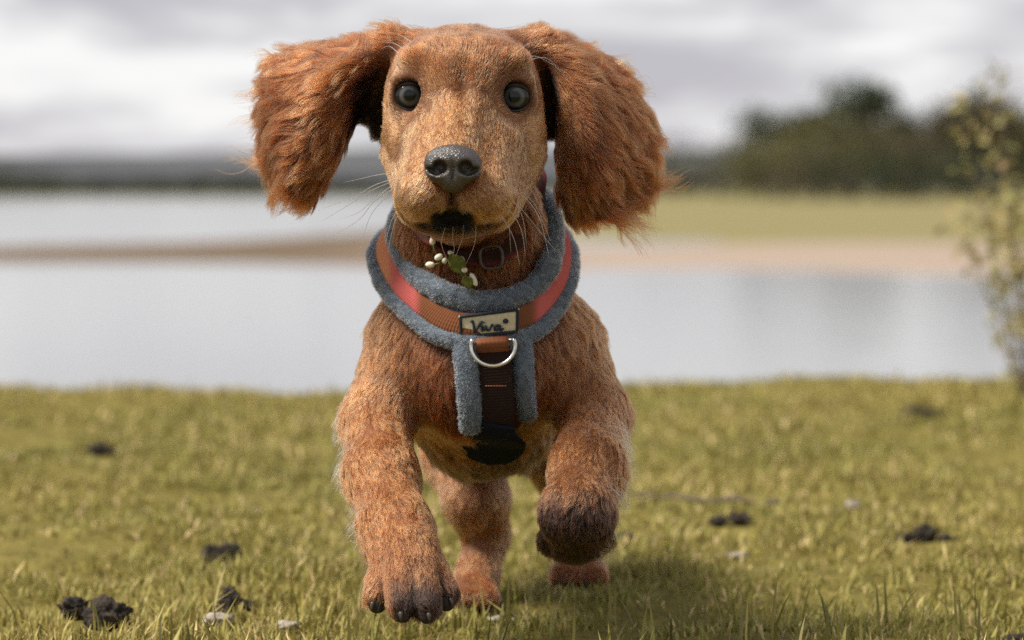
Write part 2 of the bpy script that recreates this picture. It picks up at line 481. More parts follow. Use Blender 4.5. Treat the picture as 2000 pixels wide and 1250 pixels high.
def cone_f(a, b, ra, rb):
    a = np.asarray(a, np.float32); b = np.asarray(b, np.float32); ab = b - a; l2 = float(ab @ ab)
    def f(p):
        t = np.clip(((p - a) @ ab) / l2, 0, 1)
        return np.linalg.norm(p - a - t[..., None] * ab, axis=-1) - (ra + (rb - ra) * t)
    return f

def smin(a, b, k):
    h = np.maximum(k - np.abs(a - b), 0) / k
    return np.minimum(a, b) - h * h * k * 0.25

def add(f, lo, hi, k):
    sl, g = grid_slice(lo - k - 0.006, hi + k + 0.006)
    D[sl] = smin(D[sl], f(g), k)

def sub(f, lo, hi, k):
    sl, g = grid_slice(lo - k - 0.004, hi + k + 0.004)
    D[sl] = -smin(-D[sl], f(g), k)

def rotm(rx=0, ry=0, rz=0):
    from mathutils import Euler
    return np.array(Euler((R(rx), R(ry), R(rz))).to_matrix())

def ell(px, py, Y, r, k=1.2, flow=None, L=12, c='body', rot=None):
    cc = P(px, py, Y); r = np.array(r) / 100.0
    f = ell_f(cc, r, rot); rm = r.max() if rot is not None else r
    add(f, cc - rm, cc + rm, k / 100)
    PRIMS.append((f, flow, L, c))

def cone(a, b, k=1.2, flow='bone', L=12, c='body'):
    pa, pb = P(*a[:3]), P(*b[:3]); ra, rb = a[3] / 100, b[3] / 100
    f = cone_f(pa, pb, ra, rb)
    add(f, np.minimum(pa - ra, pb - rb), np.maximum(pa + ra, pb + rb), k / 100)
    if isinstance(flow, str): flow = unit(pb - pa)
    PRIMS.append((f, flow, L, c))

def chain(pts, k=1.2, L=12, c='body', flow='bone'):
    for a, b in zip(pts[:-1], pts[1:]): cone(a, b, k, flow, L, c)

def cut(px, py, Y, r, k=0.5, rot=None):
    cc = P(px, py, Y); r = np.array(r) / 100.0
    rm = r.max() if rot is not None else r
    sub(ell_f(cc, r, rot), cc - rm, cc + rm, k / 100)

BACK = (0.0, 0.8, -0.6)
DOWN = (0.0, 0.35, -1.0)
# --- torso, chest, neck
cone((938, 690, 2.19, 6.6), (960, 680, 2.40, 6.0), 2.0, BACK, 9)
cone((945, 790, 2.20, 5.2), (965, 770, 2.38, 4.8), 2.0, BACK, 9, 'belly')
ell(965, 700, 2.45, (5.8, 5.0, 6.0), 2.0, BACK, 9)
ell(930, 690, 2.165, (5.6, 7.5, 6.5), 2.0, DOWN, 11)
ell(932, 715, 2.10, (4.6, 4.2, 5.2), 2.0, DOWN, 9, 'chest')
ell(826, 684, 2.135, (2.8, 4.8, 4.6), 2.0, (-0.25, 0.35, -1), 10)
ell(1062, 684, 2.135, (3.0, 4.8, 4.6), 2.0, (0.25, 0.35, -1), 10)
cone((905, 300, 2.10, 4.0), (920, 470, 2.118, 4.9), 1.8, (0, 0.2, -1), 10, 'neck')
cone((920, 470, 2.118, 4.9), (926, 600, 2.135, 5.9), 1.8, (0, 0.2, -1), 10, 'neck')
# --- tail
chain([(965, 640, 2.47, 2.0), (975, 600, 2.55, 1.2), (990, 590, 2.62, 0.7)], 1.0, 20)
# --- skull and face
ell(905, 160, 2.058, (4.95, 6.0, 3.75), 1.0, 'head', 6, 'head')
ell(845, 140, 2.020, (2.5, 2.4, 2.2), 1.2, 'head', 5, 'head')
ell(963, 142, 2.020, (2.5, 2.4, 2.2), 1.2, 'head', 5, 'head')
ell(812, 235, 2.040, (2.05, 3.2, 3.0), 1.6, 'head', 7, 'face')
ell(1000, 238, 2.040, (2.05, 3.2, 3.0), 1.6, 'head', 7, 'face')
cone((903, 205, 2.005, 2.3), (886, 308, 1.960, 1.60), 1.4, 'head', 5, 'face')
cone((858, 285, 1.997, 2.1), (845, 362, 1.961, 1.65), 1.0, 'head', 5, 'face')
cone((952, 287, 1.997, 2.1), (932, 364, 1.961, 1.65), 1.0, 'head', 5, 'face')
ell(828, 384, 1.968, (1.65, 2.4, 1.6), 1.3, 'head', 5.5, 'face')
ell(948, 386, 1.968, (1.65, 2.4, 1.6), 1.3, 'head', 5.5, 'face')
cone((818, 305, 2.03, 2.2), (832, 392, 1.992, 1.85), 1.6, 'head', 7, 'face')
cone((995, 307, 2.03, 2.2), (958, 394, 1.992, 1.85), 1.6, 'head', 7, 'face')
cone((886, 405, 1.985, 2.0), (900, 390, 2.07, 3.2), 1.0, 'head', 6, 'neck')
ell(886, 428, 1.992, (2.5, 2.6, 1.0), 0.4, 'head', 4, 'chin')
# ear roots
cone((835, 120, 2.075, 2.0), (770, 92, 2.072, 1.3), 1.0, 'head', 10, 'head')
cone((985, 122, 2.075, 2.0), (1050, 92, 2.072, 1.3), 1.0, 'head', 10, 'head')
cone((790, 170, 2.085, 1.6), (748, 240, 2.098, 0.9), 1.0, 'head', 8, 'innerear')
cone((1030, 170, 2.085, 1.6), (1068, 240, 2.098, 0.9), 1.0, 'head', 8, 'innerear')
ell(904, 165, 2.010, (3.2, 2.6, 2.8), 1.4, 'head', 4, 'head')
ell(856, 238, 2.007, (1.7, 2.0, 2.2), 1.4, 'head', 6, 'face')
ell(956, 240, 2.007, (1.7, 2.0, 2.2), 1.4, 'head', 6, 'face')
ell(826, 285, 2.012, (1.8, 1.9, 2.2), 1.2, 'head', 6, 'face')
ell(986, 287, 2.012, (1.8, 1.9, 2.2), 1.2, 'head', 6, 'face')
ell(826, 116, 2.008, (1.5, 1.2, 0.9), 0.9, 'head', 5, 'head')
ell(988, 120, 2.008, (1.5, 1.2, 0.9), 0.9, 'head', 5, 'head')
cut(906, 130, 1.975, (0.30, 1.1, 1.7), 0.9)
# lids, sockets
EYES = [(801, 187, 2.0105), (1005, 190, 2.0105)]
for ex, ey, eY in EYES:
    ell(ex, ey, eY, (1.42, 1.32, 1.40), 0.9, 'head', 2.0, 'lid')
    ell(ex, ey - 33, eY - 0.0050, (1.30, 0.80, 0.50), 0.5, 'head', 3.0, 'head')
    cut(ex, ey, eY - 0.011, (1.06, 0.92, 1.04), 0.25)
cut(883, 437, 1.946, (1.4, 2.2, 0.98), 0.4)           # the open wedge under the lip
cut(884, 388, 1.938, (0.10, 1.2, 0.9), 0.6)            # groove from nose to lip
ell(886, 441, 1.985, (2.7, 2.4, 0.68), 0.25, 'head', 3, 'chin')
ell(885, 432, 1.982, (1.9, 1.7, 1.0), 0.25, 'head', 2, 'chin')
# --- forelegs
chain([(812, 680, 2.125, 3.5), (737, 820, 2.10, 2.2), (745, 930, 2.05, 2.2), (773, 1035, 2.0, 2.1), (790, 1080, 1.978, 2.05)], 1.4, 7.5, 'leg')
chain([(1085, 680, 2.14, 3.5), (1160, 810, 2.11, 2.15), (1148, 915, 2.035, 2.25), (1128, 1000, 1.995, 2.1), (1122, 1045, 2.01, 1.9)], 1.4, 7.5, 'leg')
# toes: left paw reaching down, right paw folded
TOES_L = [((762, 1098, 1.972, 1.25), (736, 1162, 1.957, 0.92)), ((786, 1100, 1.962, 1.35), (784, 1180, 1.94, 1.0)),
          ((812, 1100, 1.962, 1.35), (833, 1182, 1.94, 1.0)), ((832, 1103, 1.972, 1.25), (870, 1158, 1.957, 0.88))]
cone((790, 1080, 1.978, 2.05), (803, 1118, 1.964, 2.0), 0.8, 'bone', 4.5, 'paw')
for a, b in TOES_L: cone(a, b, 0.1, 'bone', 4.5, 'paw')
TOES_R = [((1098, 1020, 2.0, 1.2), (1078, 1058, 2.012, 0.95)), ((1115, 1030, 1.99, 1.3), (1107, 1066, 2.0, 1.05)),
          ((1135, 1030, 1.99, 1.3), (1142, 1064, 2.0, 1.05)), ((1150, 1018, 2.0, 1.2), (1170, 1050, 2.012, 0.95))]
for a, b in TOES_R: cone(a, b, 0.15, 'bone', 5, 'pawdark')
# --- hind legs
chain([(895, 780, 2.42, 4.2), (905, 885, 2.37, 3.0), (930, 975, 2.32, 2.3), (950, 1045, 2.335, 1.5), (932, 1125, 2.315, 1.4), (930, 1158, 2.295, 1.3)], 1.4, 5.5, 'leg')
chain([(1045, 780, 2.44, 4.2), (1105, 900, 2.43, 2.8), (1118, 990, 2.46, 1.7), (1125, 1080, 2.455, 1.5), (1130, 1112, 2.44, 1.5)], 1.4, 5.5, 'leg')
for dx in (-26, -9, 9, 26):
    cone((930 + dx * 0.6, 1150, 2.29, 0.95), (930 + dx, 1172 - abs(dx) * 0.15, 2.265, 0.8), 0.4, 'bone', 4, 'paw')
for dx in (-36, -13, 13, 36):
    cone((1130 + dx * 0.55, 1098, 2.44, 1.1), (1130 + dx, 1130 - abs(dx) * 0.15, 2.412, 0.95), 0.4, 'bone', 4, 'paw')

# --- ears: curved flaps, stamped into the same field so that the body stays one skin
EAR_L = [[(748, 265, 2.10), (762, 130, 2.075), (772, 95, 2.062), (775, 74, 2.07), (770, 62, 2.09)],
         [(722, 238, 2.115), (708, 165, 2.07), (692, 122, 2.058), (688, 98, 2.075), (692, 86, 2.10)],
         [(692, 240, 2.10), (676, 212, 2.07), (640, 168, 2.058), (612, 118, 2.08), (602, 100, 2.11)],
         [(666, 290, 2.09), (655, 276, 2.07), (600, 238, 2.062), (552, 165, 2.085), (542, 120, 2.115)],
         [(636, 345, 2.09), (627, 338, 2.075), (578, 312, 2.068), (532, 262, 2.092), (516, 205, 2.118)],
         [(606, 398, 2.095), (597, 396, 2.085), (572, 380, 2.078), (543, 350, 2.098), (524, 310, 2.118)]]
EAR_R = [[(1066, 262, 2.10), (1056, 125, 2.072), (1046, 92, 2.06), (1040, 74, 2.07), (1040, 64, 2.09)],
         [(1080, 255, 2.115), (1088, 172, 2.068), (1098, 122, 2.053), (1102, 94, 2.07), (1106, 86, 2.10)],
         [(1094, 278, 2.10), (1099, 250, 2.066), (1138, 190, 2.044), (1162, 138, 2.068), (1176, 122, 2.10)],
         [(1098, 322, 2.09), (1103, 314, 2.066), (1158, 268, 2.040), (1210, 208, 2.068), (1236, 180, 2.105)],
         [(1101, 376, 2.09), (1109, 375, 2.066), (1172, 344, 2.045), (1232, 298, 2.07), (1268, 268, 2.105)],
         [(1118, 420, 2.085), (1130, 430, 2.07), (1182, 422, 2.06), (1232, 388, 2.08), (1262, 352, 2.105)]]
EAR_S = []      # (point, along, across, u, v, side)
def ear_sheet(grid, nu=90, nv=80):
    g = np.array([[P(*q) for q in row] for row in grid])
    cols = np.stack([catmull(g[:, j], nu) for j in range(g.shape[1])], 1)
    return np.stack([catmull(cols[i], nv) for i in range(nu)], 0)
for side, grid in ((-1, EAR_L), (1, EAR_R)):
    S = ear_sheet(grid)
    du = unit(np.gradient(S, axis=0)); dv = unit(np.gradient(S, axis=1))
    nu, nv = S.shape[:2]
    uu, vv = np.meshgrid(np.linspace(0, 1, nu), np.linspace(0, 1, nv), indexing='ij')
    EAR_S.append((S, du, dv, uu, vv, side))
    pts = S.reshape(-1, 3)
    half = 0.0025
    base = np.floor((pts - LO) / H).astype(int)
    W = 4
    E = np.full((NX, NY, NZ), 0.05, np.float32)
    off = np.stack(np.meshgrid(*[np.arange(-W, W + 2)] * 3, indexing='ij'), -1).reshape(-1, 3)
    for o_ in off:
        idx = base + o_
        d = np.linalg.norm(LO + idx * H - pts, axis=1) - half
        np.minimum.at(E, (idx[:, 0], idx[:, 1], idx[:, 2]), d.astype(np.float32))
    lo, hi = pts.min(0) - 0.012, pts.max(0) + 0.012
    sl, _ = grid_slice(lo, hi)
    D[sl] = smin(D[sl], E[sl], 0.005)
    del E

# --- surface nets
def surface_nets(D, LO=LO, H=H):
    s = (D < 0)
    cnt = np.zeros(tuple(n - 1 for n in D.shape), np.uint8)
    cor = [(i, j, k) for i in (0, 1) for j in (0, 1) for k in (0, 1)]
    for (i, j, k) in cor:
        cnt += s[i:D.shape[0] - 1 + i, j:D.shape[1] - 1 + j, k:D.shape[2] - 1 + k]
    act = (cnt > 0) & (cnt < 8)
    idx = np.argwhere(act)
    vid = np.full(act.shape, -1, np.int64); vid[act] = np.arange(len(idx))
    val = np.stack([D[idx[:, 0] + i, idx[:, 1] + j, idx[:, 2] + k] for (i, j, k) in cor], 1)
    acc = np.zeros((len(idx), 3)); num = np.zeros((len(idx), 1))
    cor_a = np.array(cor, float)
    for a in range(8):
        for b in range(a + 1, 8):
            if np.abs(cor_a[a] - cor_a[b]).sum() != 1: continue
            va, vb = val[:, a], val[:, b]
            x = (va < 0) != (vb < 0)
            t = np.where(x, va / np.where(x, va - vb, 1), 0)[:, None]
            acc += np.where(x[:, None], cor_a[a] + t * (cor_a[b] - cor_a[a]), 0); num += x[:, None]
    V = LO + (idx + acc / num) * H
    F = []
    for axn in range(3):
        a = [slice(None)] * 3; b = [slice(None)] * 3
        a[axn] = slice(0, -1); b[axn] = slice(1, None)
        diff = s[tuple(a)] != s[tuple(b)]
        e = np.argwhere(diff)
        u, w = (axn + 1) % 3, (axn + 2) % 3
        ok = (e[:, u] > 0) & (e[:, w] > 0) & (e[:, u] < D.shape[u] - 1) & (e[:, w] < D.shape[w] - 1)
        e = e[ok]
        inside = s[e[:, 0], e[:, 1], e[:, 2]]
        q = []
        for du_, dw_ in ((-1, -1), (0, -1), (0, 0), (-1, 0)):
            c = e.copy(); c[:, u] += du_; c[:, w] += dw_
            q.append(vid[c[:, 0], c[:, 1], c[:, 2]])
        q = np.stack(q, 1)
        q[~inside] = q[~inside][:, ::-1]
        F.append(q)
    F = np.concatenate(F)
    F = F[(F >= 0).all(1)]
    return V, F

BV, BF = surface_nets(D)
# keep the largest connected piece only (label propagation)
lab = np.arange(len(BV))
for _ in range(400):
    m = lab[BF].min(1)
    new = lab.copy()
    np.minimum.at(new, BF.ravel(), np.repeat(m, 4))
    new = new[new]
    if (new == lab).all(): break
    lab = new
vals, cts = np.unique(lab, return_counts=True)
keep = lab == vals[cts.argmax()]
remap = np.cumsum(keep) - 1
BF = remap[BF[keep[BF[:, 0]]]]; BV = BV[keep]
# gentle smoothing
ed = np.concatenate([BF[:, [0, 1]], BF[:, [1, 2]], BF[:, [2, 3]], BF[:, [3, 0]]])
for _ in range(3):
    acc = np.zeros_like(BV); n_ = np.zeros(len(BV))
    for k_ in range(3): acc[:, k_] = np.bincount(ed[:, 0], BV[ed[:, 1], k_], len(BV)) + np.bincount(ed[:, 1], BV[ed[:, 0], k_], len(BV))
    n_ = np.bincount(ed[:, 0], minlength=len(BV)) + np.bincount(ed[:, 1], minlength=len(BV))
    BV = 0.5 * BV + 0.5 * acc / n_[:, None]
# normals
fn = np.cross(BV[BF[:, 2]] - BV[BF[:, 0]], BV[BF[:, 3]] - BV[BF[:, 1]])
BN = np.zeros_like(BV)
for k_ in range(3):
    BN[:, k_] = np.bincount(BF.ravel(), np.repeat(fn[:, k_], 4), len(BV))
BN = unit(BN)
if (BN[:, 1] * (BV[:, 1] - BV[:, 1].mean())).mean() < 0:
    BN = -BN; BF = BF[:, ::-1]
body_bvh = BVHTree.FromPolygons([Vector(v) for v in BV.tolist()], BF.tolist())

def body_Y(px, py, default):
    d = Vector(P(px, py, 1.0) - np.array((0, 0, CAM_Z)))
    h = body_bvh.ray_cast(Vector((0, 0, CAM_Z)) + d * 1.5, d.normalized())
    return h[0].y if h[0] is not None else default
# ================================================================ puppy: skin, nose, eyes, claws, pads
skin_m = bpy.data.materials.new('puppy_skin'); skin_m.use_nodes = True
_b = skin_m.node_tree.nodes['Principled BSDF']
_a = skin_m.node_tree.nodes.new('ShaderNodeAttribute'); _a.attribute_name = 'col'
skin_m.node_tree.links.new(_a.outputs['Color'], _b.inputs['Base Color'])
_b.inputs['Roughness'].default_value = 0.75
_b.inputs['Specular IOR Level'].default_value = 0.2
puppy = mesh_obj('puppy', BV, BF, skin_m)
tag(puppy, 'chestnut red long-eared puppy bounding towards the viewer over the turf', 'puppy')

# --- nose leather
def sculpt(lo, hi, h, ops):
    n = (np.ceil((hi - lo) / h).astype(int) + 1)
    g = np.stack(np.meshgrid(*[lo[i] + h * np.arange(n[i]) for i in range(3)], indexing='ij'), -1).astype(np.float32)
    d = np.full(n, 1.0, np.float32)
    for f, k, sign in ops:
        d = smin(d, f(g), k) if sign > 0 else -smin(-d, f(g), k)
    return surface_nets(d, lo, h)
nc = P(884, 322, 1.937)
def npt(px, py, dy): return P(px, py, 1.937 + dy)
ops = [(ell_f(npt(884, 312, 0.004), (0.0172, 0.0125, 0.0098)), 0.004, 1),
       (ell_f(npt(858, 330, 0.003), (0.0092, 0.0105, 0.0088)), 0.005, 1),
       (ell_f(npt(910, 330, 0.003), (0.0092, 0.0105, 0.0088)), 0.005, 1),
       (ell_f(npt(884, 350, 0.003), (0.0088, 0.0095, 0.0085)), 0.005, 1),
       (ell_f(npt(859, 327, -0.0075), (0.0046, 0.0085, 0.0042), rotm(0, 25, 0)), 0.0025, -1),
       (ell_f(npt(909, 327, -0.0075), (0.0046, 0.0085, 0.0042), rotm(0, -25, 0)), 0.0025, -1),
       (ell_f(npt(843, 334, -0.0045), (0.0050, 0.0060, 0.0017), rotm(0, 28, 0)), 0.002, -1),
       (ell_f(npt(925, 334, -0.0045), (0.0050, 0.0060, 0.0017), rotm(0, -28, 0)), 0.002, -1),
       (ell_f(npt(884, 352, -0.0090), (0.0007, 0.0040, 0.0110)), 0.0022, -1)]
NV, NF = sculpt(nc - 0.026, nc + 0.026, 0.0008, ops)
m, nt, b = new_mat('nose_leather')
N, L = nt.nodes, nt.links
tc = N.new('ShaderNodeTexCoord')
vo = N.new('ShaderNodeTexVoronoi'); vo.inputs['Scale'].default_value = 780; vo.feature = 'DISTANCE_TO_EDGE'
L.new(tc.outputs['Object'], vo.inputs['Vector'])
bp = N.new('ShaderNodeBump'); bp.inputs['Strength'].default_value = 0.9; bp.inputs['Distance'].default_value = 0.0007
L.new(vo.outputs['Distance'], bp.inputs['Height']); L.new(bp.outputs[0], b.inputs['Normal'])
nz = N.new('ShaderNodeTexNoise'); nz.inputs['Scale'].default_value = 120
L.new(tc.outputs['Object'], nz.inputs['Vector'])
rp = N.new('ShaderNodeValToRGB')
rp.color_ramp.elements[0].color = (0.018, 0.014, 0.013, 1); rp.color_ramp.elements[1].color = (0.040, 0.029, 0.026, 1)
L.new(nz.outputs['Fac'], rp.inputs['Fac']); L.new(rp.outputs[0], b.inputs['Base Color'])
b.inputs['Roughness'].default_value = 0.40; b.inputs['Specular IOR Level'].default_value = 1.0; b.inputs['Coat Weight'].default_value = 0.0
nose_m = m
nose = mesh_obj('nose', NV, NF, nose_m, puppy, origin=nc)
nose['label'] = 'damp dark brown nose leather with two open nostrils'

# --- eyes: glossy balls with iris and pupil, dark lid rims
m, nt, b = new_mat('eyeball')
N, L = nt.nodes, nt.links
tc = N.new('ShaderNodeTexCoord'); sp = N.new('ShaderNodeSeparateXYZ'); L.new(tc.outputs['Object'], sp.inputs[0])
cb = N.new('ShaderNodeCombineXYZ'); L.new(sp.outputs['X'], cb.inputs[0]); L.new(sp.outputs['Z'], cb.inputs[1])
ln = N.new('ShaderNodeVectorMath'); ln.operation = 'LENGTH'; L.new(cb.outputs[0], ln.inputs[0])
ml = N.new('ShaderNodeMath'); ml.operation = 'MULTIPLY'; ml.inputs[1].default_value = 86.0; L.new(ln.outputs['Value'], ml.inputs[0])
rp = N.new('ShaderNodeValToRGB'); cr = rp.color_ramp
cr.elements[0].position = 0.0; cr.elements[0].color = (0.004, 0.005, 0.006, 1)
cr.elements[1].position = 1.0; cr.elements[1].color = (0.006, 0.006, 0.007, 1)
for pos, c in ((0.30, (0.002, 0.002, 0.003)), (0.36, (0.044, 0.048, 0.050)), (0.50, (0.078, 0.080, 0.070)), (0.58, (0.03, 0.03, 0.028)), (0.65, (0.005, 0.005, 0.006)), (0.74, (0.010, 0.008, 0.008))):
    q = cr.elements.new(pos); q.color = (*c, 1)
L.new(ml.outputs[0], rp.inputs['Fac']); L.new(rp.outputs[0], b.inputs['Base Color'])
b.inputs['Roughness'].default_value = 0.25
b.inputs['Specular IOR Level'].default_value = 0.0; b.inputs['Coat Weight'].default_value = 1.0; b.inputs['Coat Roughness'].default_value = 0.02; b.inputs['Coat IOR'].default_value = 1.42
eye_m = m
lid_m = noise_mat('lid_rim', (0.012, 0.010, 0.010), (0.03, 0.022, 0.02), 200, 0.4)
tear_m = noise_mat('tear_line', (0.16, 0.12, 0.11), (0.24, 0.20, 0.19), 300, 0.15, spec=0.6)
EYE_C = []
for ex, ey, eY in EYES:
    c = P(ex, ey, eY + 0.0004); EYE_C.append(c)
    bm = bmesh.new(); bmesh.ops.create_uvsphere(bm, u_segments=40, v_segments=24, radius=0.0122)
    me = bpy.data.meshes.new('eye'); bm.to_mesh(me); bm.free()
    me.polygons.foreach_set('use_smooth', [True] * len(me.polygons)); me.materials.append(eye_m)
    eye = bpy.data.objects.new('eye', me); COL.objects.link(eye); eye.location = c
    attach(eye, puppy)
    t_ = np.linspace(0, 2 * math.pi, 48, endpoint=False)
    inn_ = 1.0 if ex < 900 else -1.0         # towards the nose
    cn = np.cos(t_) * inn_
    ring = np.stack([0.0096 * np.cos(t_) * (1 + 0.24 * np.abs(cn) ** 5), -0.0081 + 0.0028 * np.cos(t_) ** 2, 0.0093 * np.sin(t_) * np.where(np.sin(t_) > 0, 0.88, 0.98) - 0.0012 * np.clip(cn, 0, 1) ** 3 - 0.0003], 1) + c
    v, f = tube(ring, 0.0013 + 0.0011 * np.clip(np.sin(t_), 0, 1), 8, True)
    mesh_obj('eyelid', v, f, lid_m, eye)

# --- claws and pads
claw_m = noise_mat('claw_horn', (0.015, 0.012, 0.011), (0.06, 0.045, 0.035), 150, 0.35, spec=0.5)
pad_m = noise_mat('pad_leather', (0.012, 0.010, 0.010), (0.035, 0.028, 0.026), 300, 0.7, bump=0.5, bscale=900, bdist=0.0004)
def claw(a, d, r=0.0026, l=0.014):
    d = unit(np.array(d)); a = np.array(a)
    t_ = np.linspace(0, 1, 7)[:, None]
    pts = a + d * l * t_ + np.array((0, 0.25, -0.55)) * l * t_ ** 2
    v, f = tube(pts, r * (1 - 0.85 * t_[:, 0] ** 1.5), 8)
    mesh_obj('claw', v, f, claw_m, puppy)
def pad(c, r, rot=None):
    c = np.array(c)
    bm = bmesh.new(); bmesh.ops.create_icosphere(bm, subdivisions=3, radius=1.0)
    v = np.array([q.co[:] for q in bm.verts]) * r
    f = [tuple(x.index for x in q.verts) for q in bm.faces]; bm.free()
    v = v * (1 + 0.06 * wavy(v / 0.01, 1.3, 5))[:, None]
    if rot is not None: v = v @ np.asarray(rot).T
    mesh_obj('toe_pad', v + c, f, pad_m, puppy)
for i, (a, b_) in enumerate(TOES_L):
    pb = P(*b_[:3]); pa = P(*a[:3]); d = unit(pb - pa)
    claw(pb + d * b_[3] / 100 * 0.75 + np.array((0, -0.004, 0.001)), d + np.array((0, -0.35, -0.1)), 0.0019, 0.0040)
    pad(pb + np.array((0, -0.0028, -0.0052)), (0.0062, 0.0066, 0.0064))
for i, (a, b_) in enumerate(TOES_R):
    pb = P(*b_[:3]); pa = P(*a[:3]); d = unit(pb - pa)
    claw(pb + d * b_[3] / 100 * 0.7, d, 0.0018, 0.0045)
    pad(pb + np.array((0, 0.003, -0.004)), (0.0075, 0.008, 0.0065))
for dx in (-26, -9, 9, 26): claw(P(930 + dx * 1.05, 1176 - abs(dx) * 0.15, 2.259), (0, -0.6, -0.6), 0.0016, 0.005)
for dx in (-36, -13, 13, 36): claw(P(1130 + dx * 1.05, 1135 - abs(dx) * 0.15, 2.404), (0, -0.6, -0.6), 0.0016, 0.005)
# ================================================================ harness, collar, sprig
fleece_m = noise_mat('grey_fleece', (0.075, 0.095, 0.122), (0.14, 0.17, 0.21), 260, 0.95, bump=0.8, bscale=700, spec=0.05, bdist=0.0012)
def web_mat(name, c1, c2, rib=520.0):
    m, nt, b = new_mat(name)
    N, L = nt.nodes, nt.links
    at = N.new('ShaderNodeAttribute'); at.attribute_name = 'across'
    sp = N.new('ShaderNodeSeparateXYZ'); L.new(at.outputs['Vector'], sp.inputs[0])
    m1 = N.new('ShaderNodeMath'); m1.operation = 'MULTIPLY'; m1.inputs[1].default_value = rib * 6.283; L.new(sp.outputs['X'], m1.inputs[0])
    s1 = N.new('ShaderNodeMath'); s1.operation = 'SINE'; L.new(m1.outputs[0], s1.inputs[0])
    m2 = N.new('ShaderNodeMath'); m2.operation = 'MULTIPLY'; m2.inputs[1].default_value = rib * 4.4; L.new(sp.outputs['Y'], m2.inputs[0])
    s2 = N.new('ShaderNodeMath'); s2.operation = 'SINE'; L.new(m2.outputs[0], s2.inputs[0])
    ad = N.new('ShaderNodeMath'); ad.operation = 'MULTIPLY_ADD'; ad.inputs[1].default_value = 0.35; L.new(s2.outputs[0], ad.inputs[0]); L.new(s1.outputs[0], ad.inputs[2])
    bp = N.new('ShaderNodeBump'); bp.inputs['Strength'].default_value = 0.4; bp.inputs['Distance'].default_value = 0.0004
    L.new(ad.outputs[0], bp.inputs['Height']); L.new(bp.outputs[0], b.inputs['Normal'])
    c = N.new('ShaderNodeAttribute'); c.attribute_name = 'col'
    nz = N.new('ShaderNodeTexNoise'); nz.inputs['Scale'].default_value = 400
    mr = N.new('ShaderNodeMapRange'); mr.inputs['To Min'].default_value = 0.75; mr.inputs['To Max'].default_value = 1.2; L.new(nz.outputs['Fac'], mr.inputs['Value'])
    mu = N.new('ShaderNodeVectorMath'); mu.operation = 'SCALE'; L.new(c.outputs['Color'], mu.inputs[0]); L.new(mr.outputs[0], mu.inputs['Scale'])
    L.new(mu.outputs[0], b.inputs['Base Color'])
    b.inputs['Roughness'].default_value = 0.9; b.inputs['Specular IOR Level'].default_value = 0.15
    return m
web_m = web_mat('ribbed_webbing', None, None)
metal_m = noise_mat('brushed_metal', (0.55, 0.55, 0.55), (0.72, 0.71, 0.69), 300, 0.3); metal_m.node_tree.nodes['Principled BSDF'].inputs['Metallic'].default_value = 1.0
navy_m = noise_mat('navy_thread', (0.012, 0.018, 0.03), (0.022, 0.03, 0.045), 500, 0.8, bump=0.5, bscale=1500, bdist=0.0003)
cream_m = noise_mat('cream_cloth', (0.52, 0.47, 0.33), (0.62, 0.57, 0.42), 500, 0.9, bump=0.4, bscale=1600, bdist=0.0003)

HC = [  # inner roll, webbing, outer roll: photograph pixels; depth (None = lies on the chest)
    ((943, 591), (953, 634), (957, 668), None), ((1000, 582), (1022, 618), (1040, 650), None), ((1045, 558), (1066, 583), (1086, 604), None),
    ((1072, 520), (1091, 537), (1110, 552), 2.088), ((1081, 465), (1100, 492), (1115, 508), 2.112), ((1074, 412), (1090, 440), (1102, 468), 2.132),
    ((1045, 378), (1052, 400), (1062, 430), 2.158), ((920, 360), (922, 380), (925, 410), 2.185), ((805, 395), (795, 415), (785, 440), 2.158),
    ((776, 445), (754, 470), (735, 488), 2.125), ((784, 492), (762, 514), (741, 535), 2.105), ((815, 537), (788, 562), (762, 575), 2.085),
    ((855, 566), (832, 600), (803, 616), None), ((898, 583), (886, 631), (862, 658), None)]
def hp(q, Y, off, add_):
    if Y is None:
        Yb = body_Y(q[0], q[1], 2.09)
        return P(q[0], q[1], min(Yb - off, 2.10))
    return P(q[0], q[1], Y + add_)
NR = 160
CA = catmull([hp(h[0], h[3], 0.009, 0.0) for h in HC], NR, True)
CB = catmull([hp(h[1], h[3], 0.008, 0.008) for h in HC], NR, True)
CC = catmull([hp(h[2], h[3], 0.006, 0.016) for h in HC], NR, True)
def smooth_ring(c, it=6):
    for _ in range(it): c = 0.5 * c + 0.25 * (np.roll(c, 1, 0) + np.roll(c, -1, 0))
    return c
CA, CB, CC = smooth_ring(CA), smooth_ring(CB), smooth_ring(CC)
HT = unit(np.roll(CB, -1, 0) - np.roll(CB, 1, 0)); HA = unit(CC - CA)
HN = unit(np.cross(HT, HA)); HN *= np.sign((HN * (CB - CB.mean(0) + np.array((0, 0, -0.03)))).sum(1, keepdims=True) + 1e-9)
if HN[0][1] > 0: HN = -HN

harness = bpy.data.objects.new('dog_harness', None); COL.objects.link(harness)
harness.location = tuple(CB[0])
tag(harness, 'grey fleece dog harness with orange and pink webbing worn on puppy chest', 'harness')
FUZZ = []       # fleece surfaces that get a nap
lump = 1 + 0.05 * wavy(CA, 0.012, 3)
v, f = tube(CA, 0.0074 * lump, 14, True); FUZZ.append((v, f)); mesh_obj('neck_roll', v, f, fleece_m, harness)
lump = 1 + 0.05 * wavy(CC, 0.012, 4)
v, f = tube(CC, 0.0060 * lump, 12, True); FUZZ.append((v, f)); mesh_obj('outer_roll', v, f, fleece_m, harness)

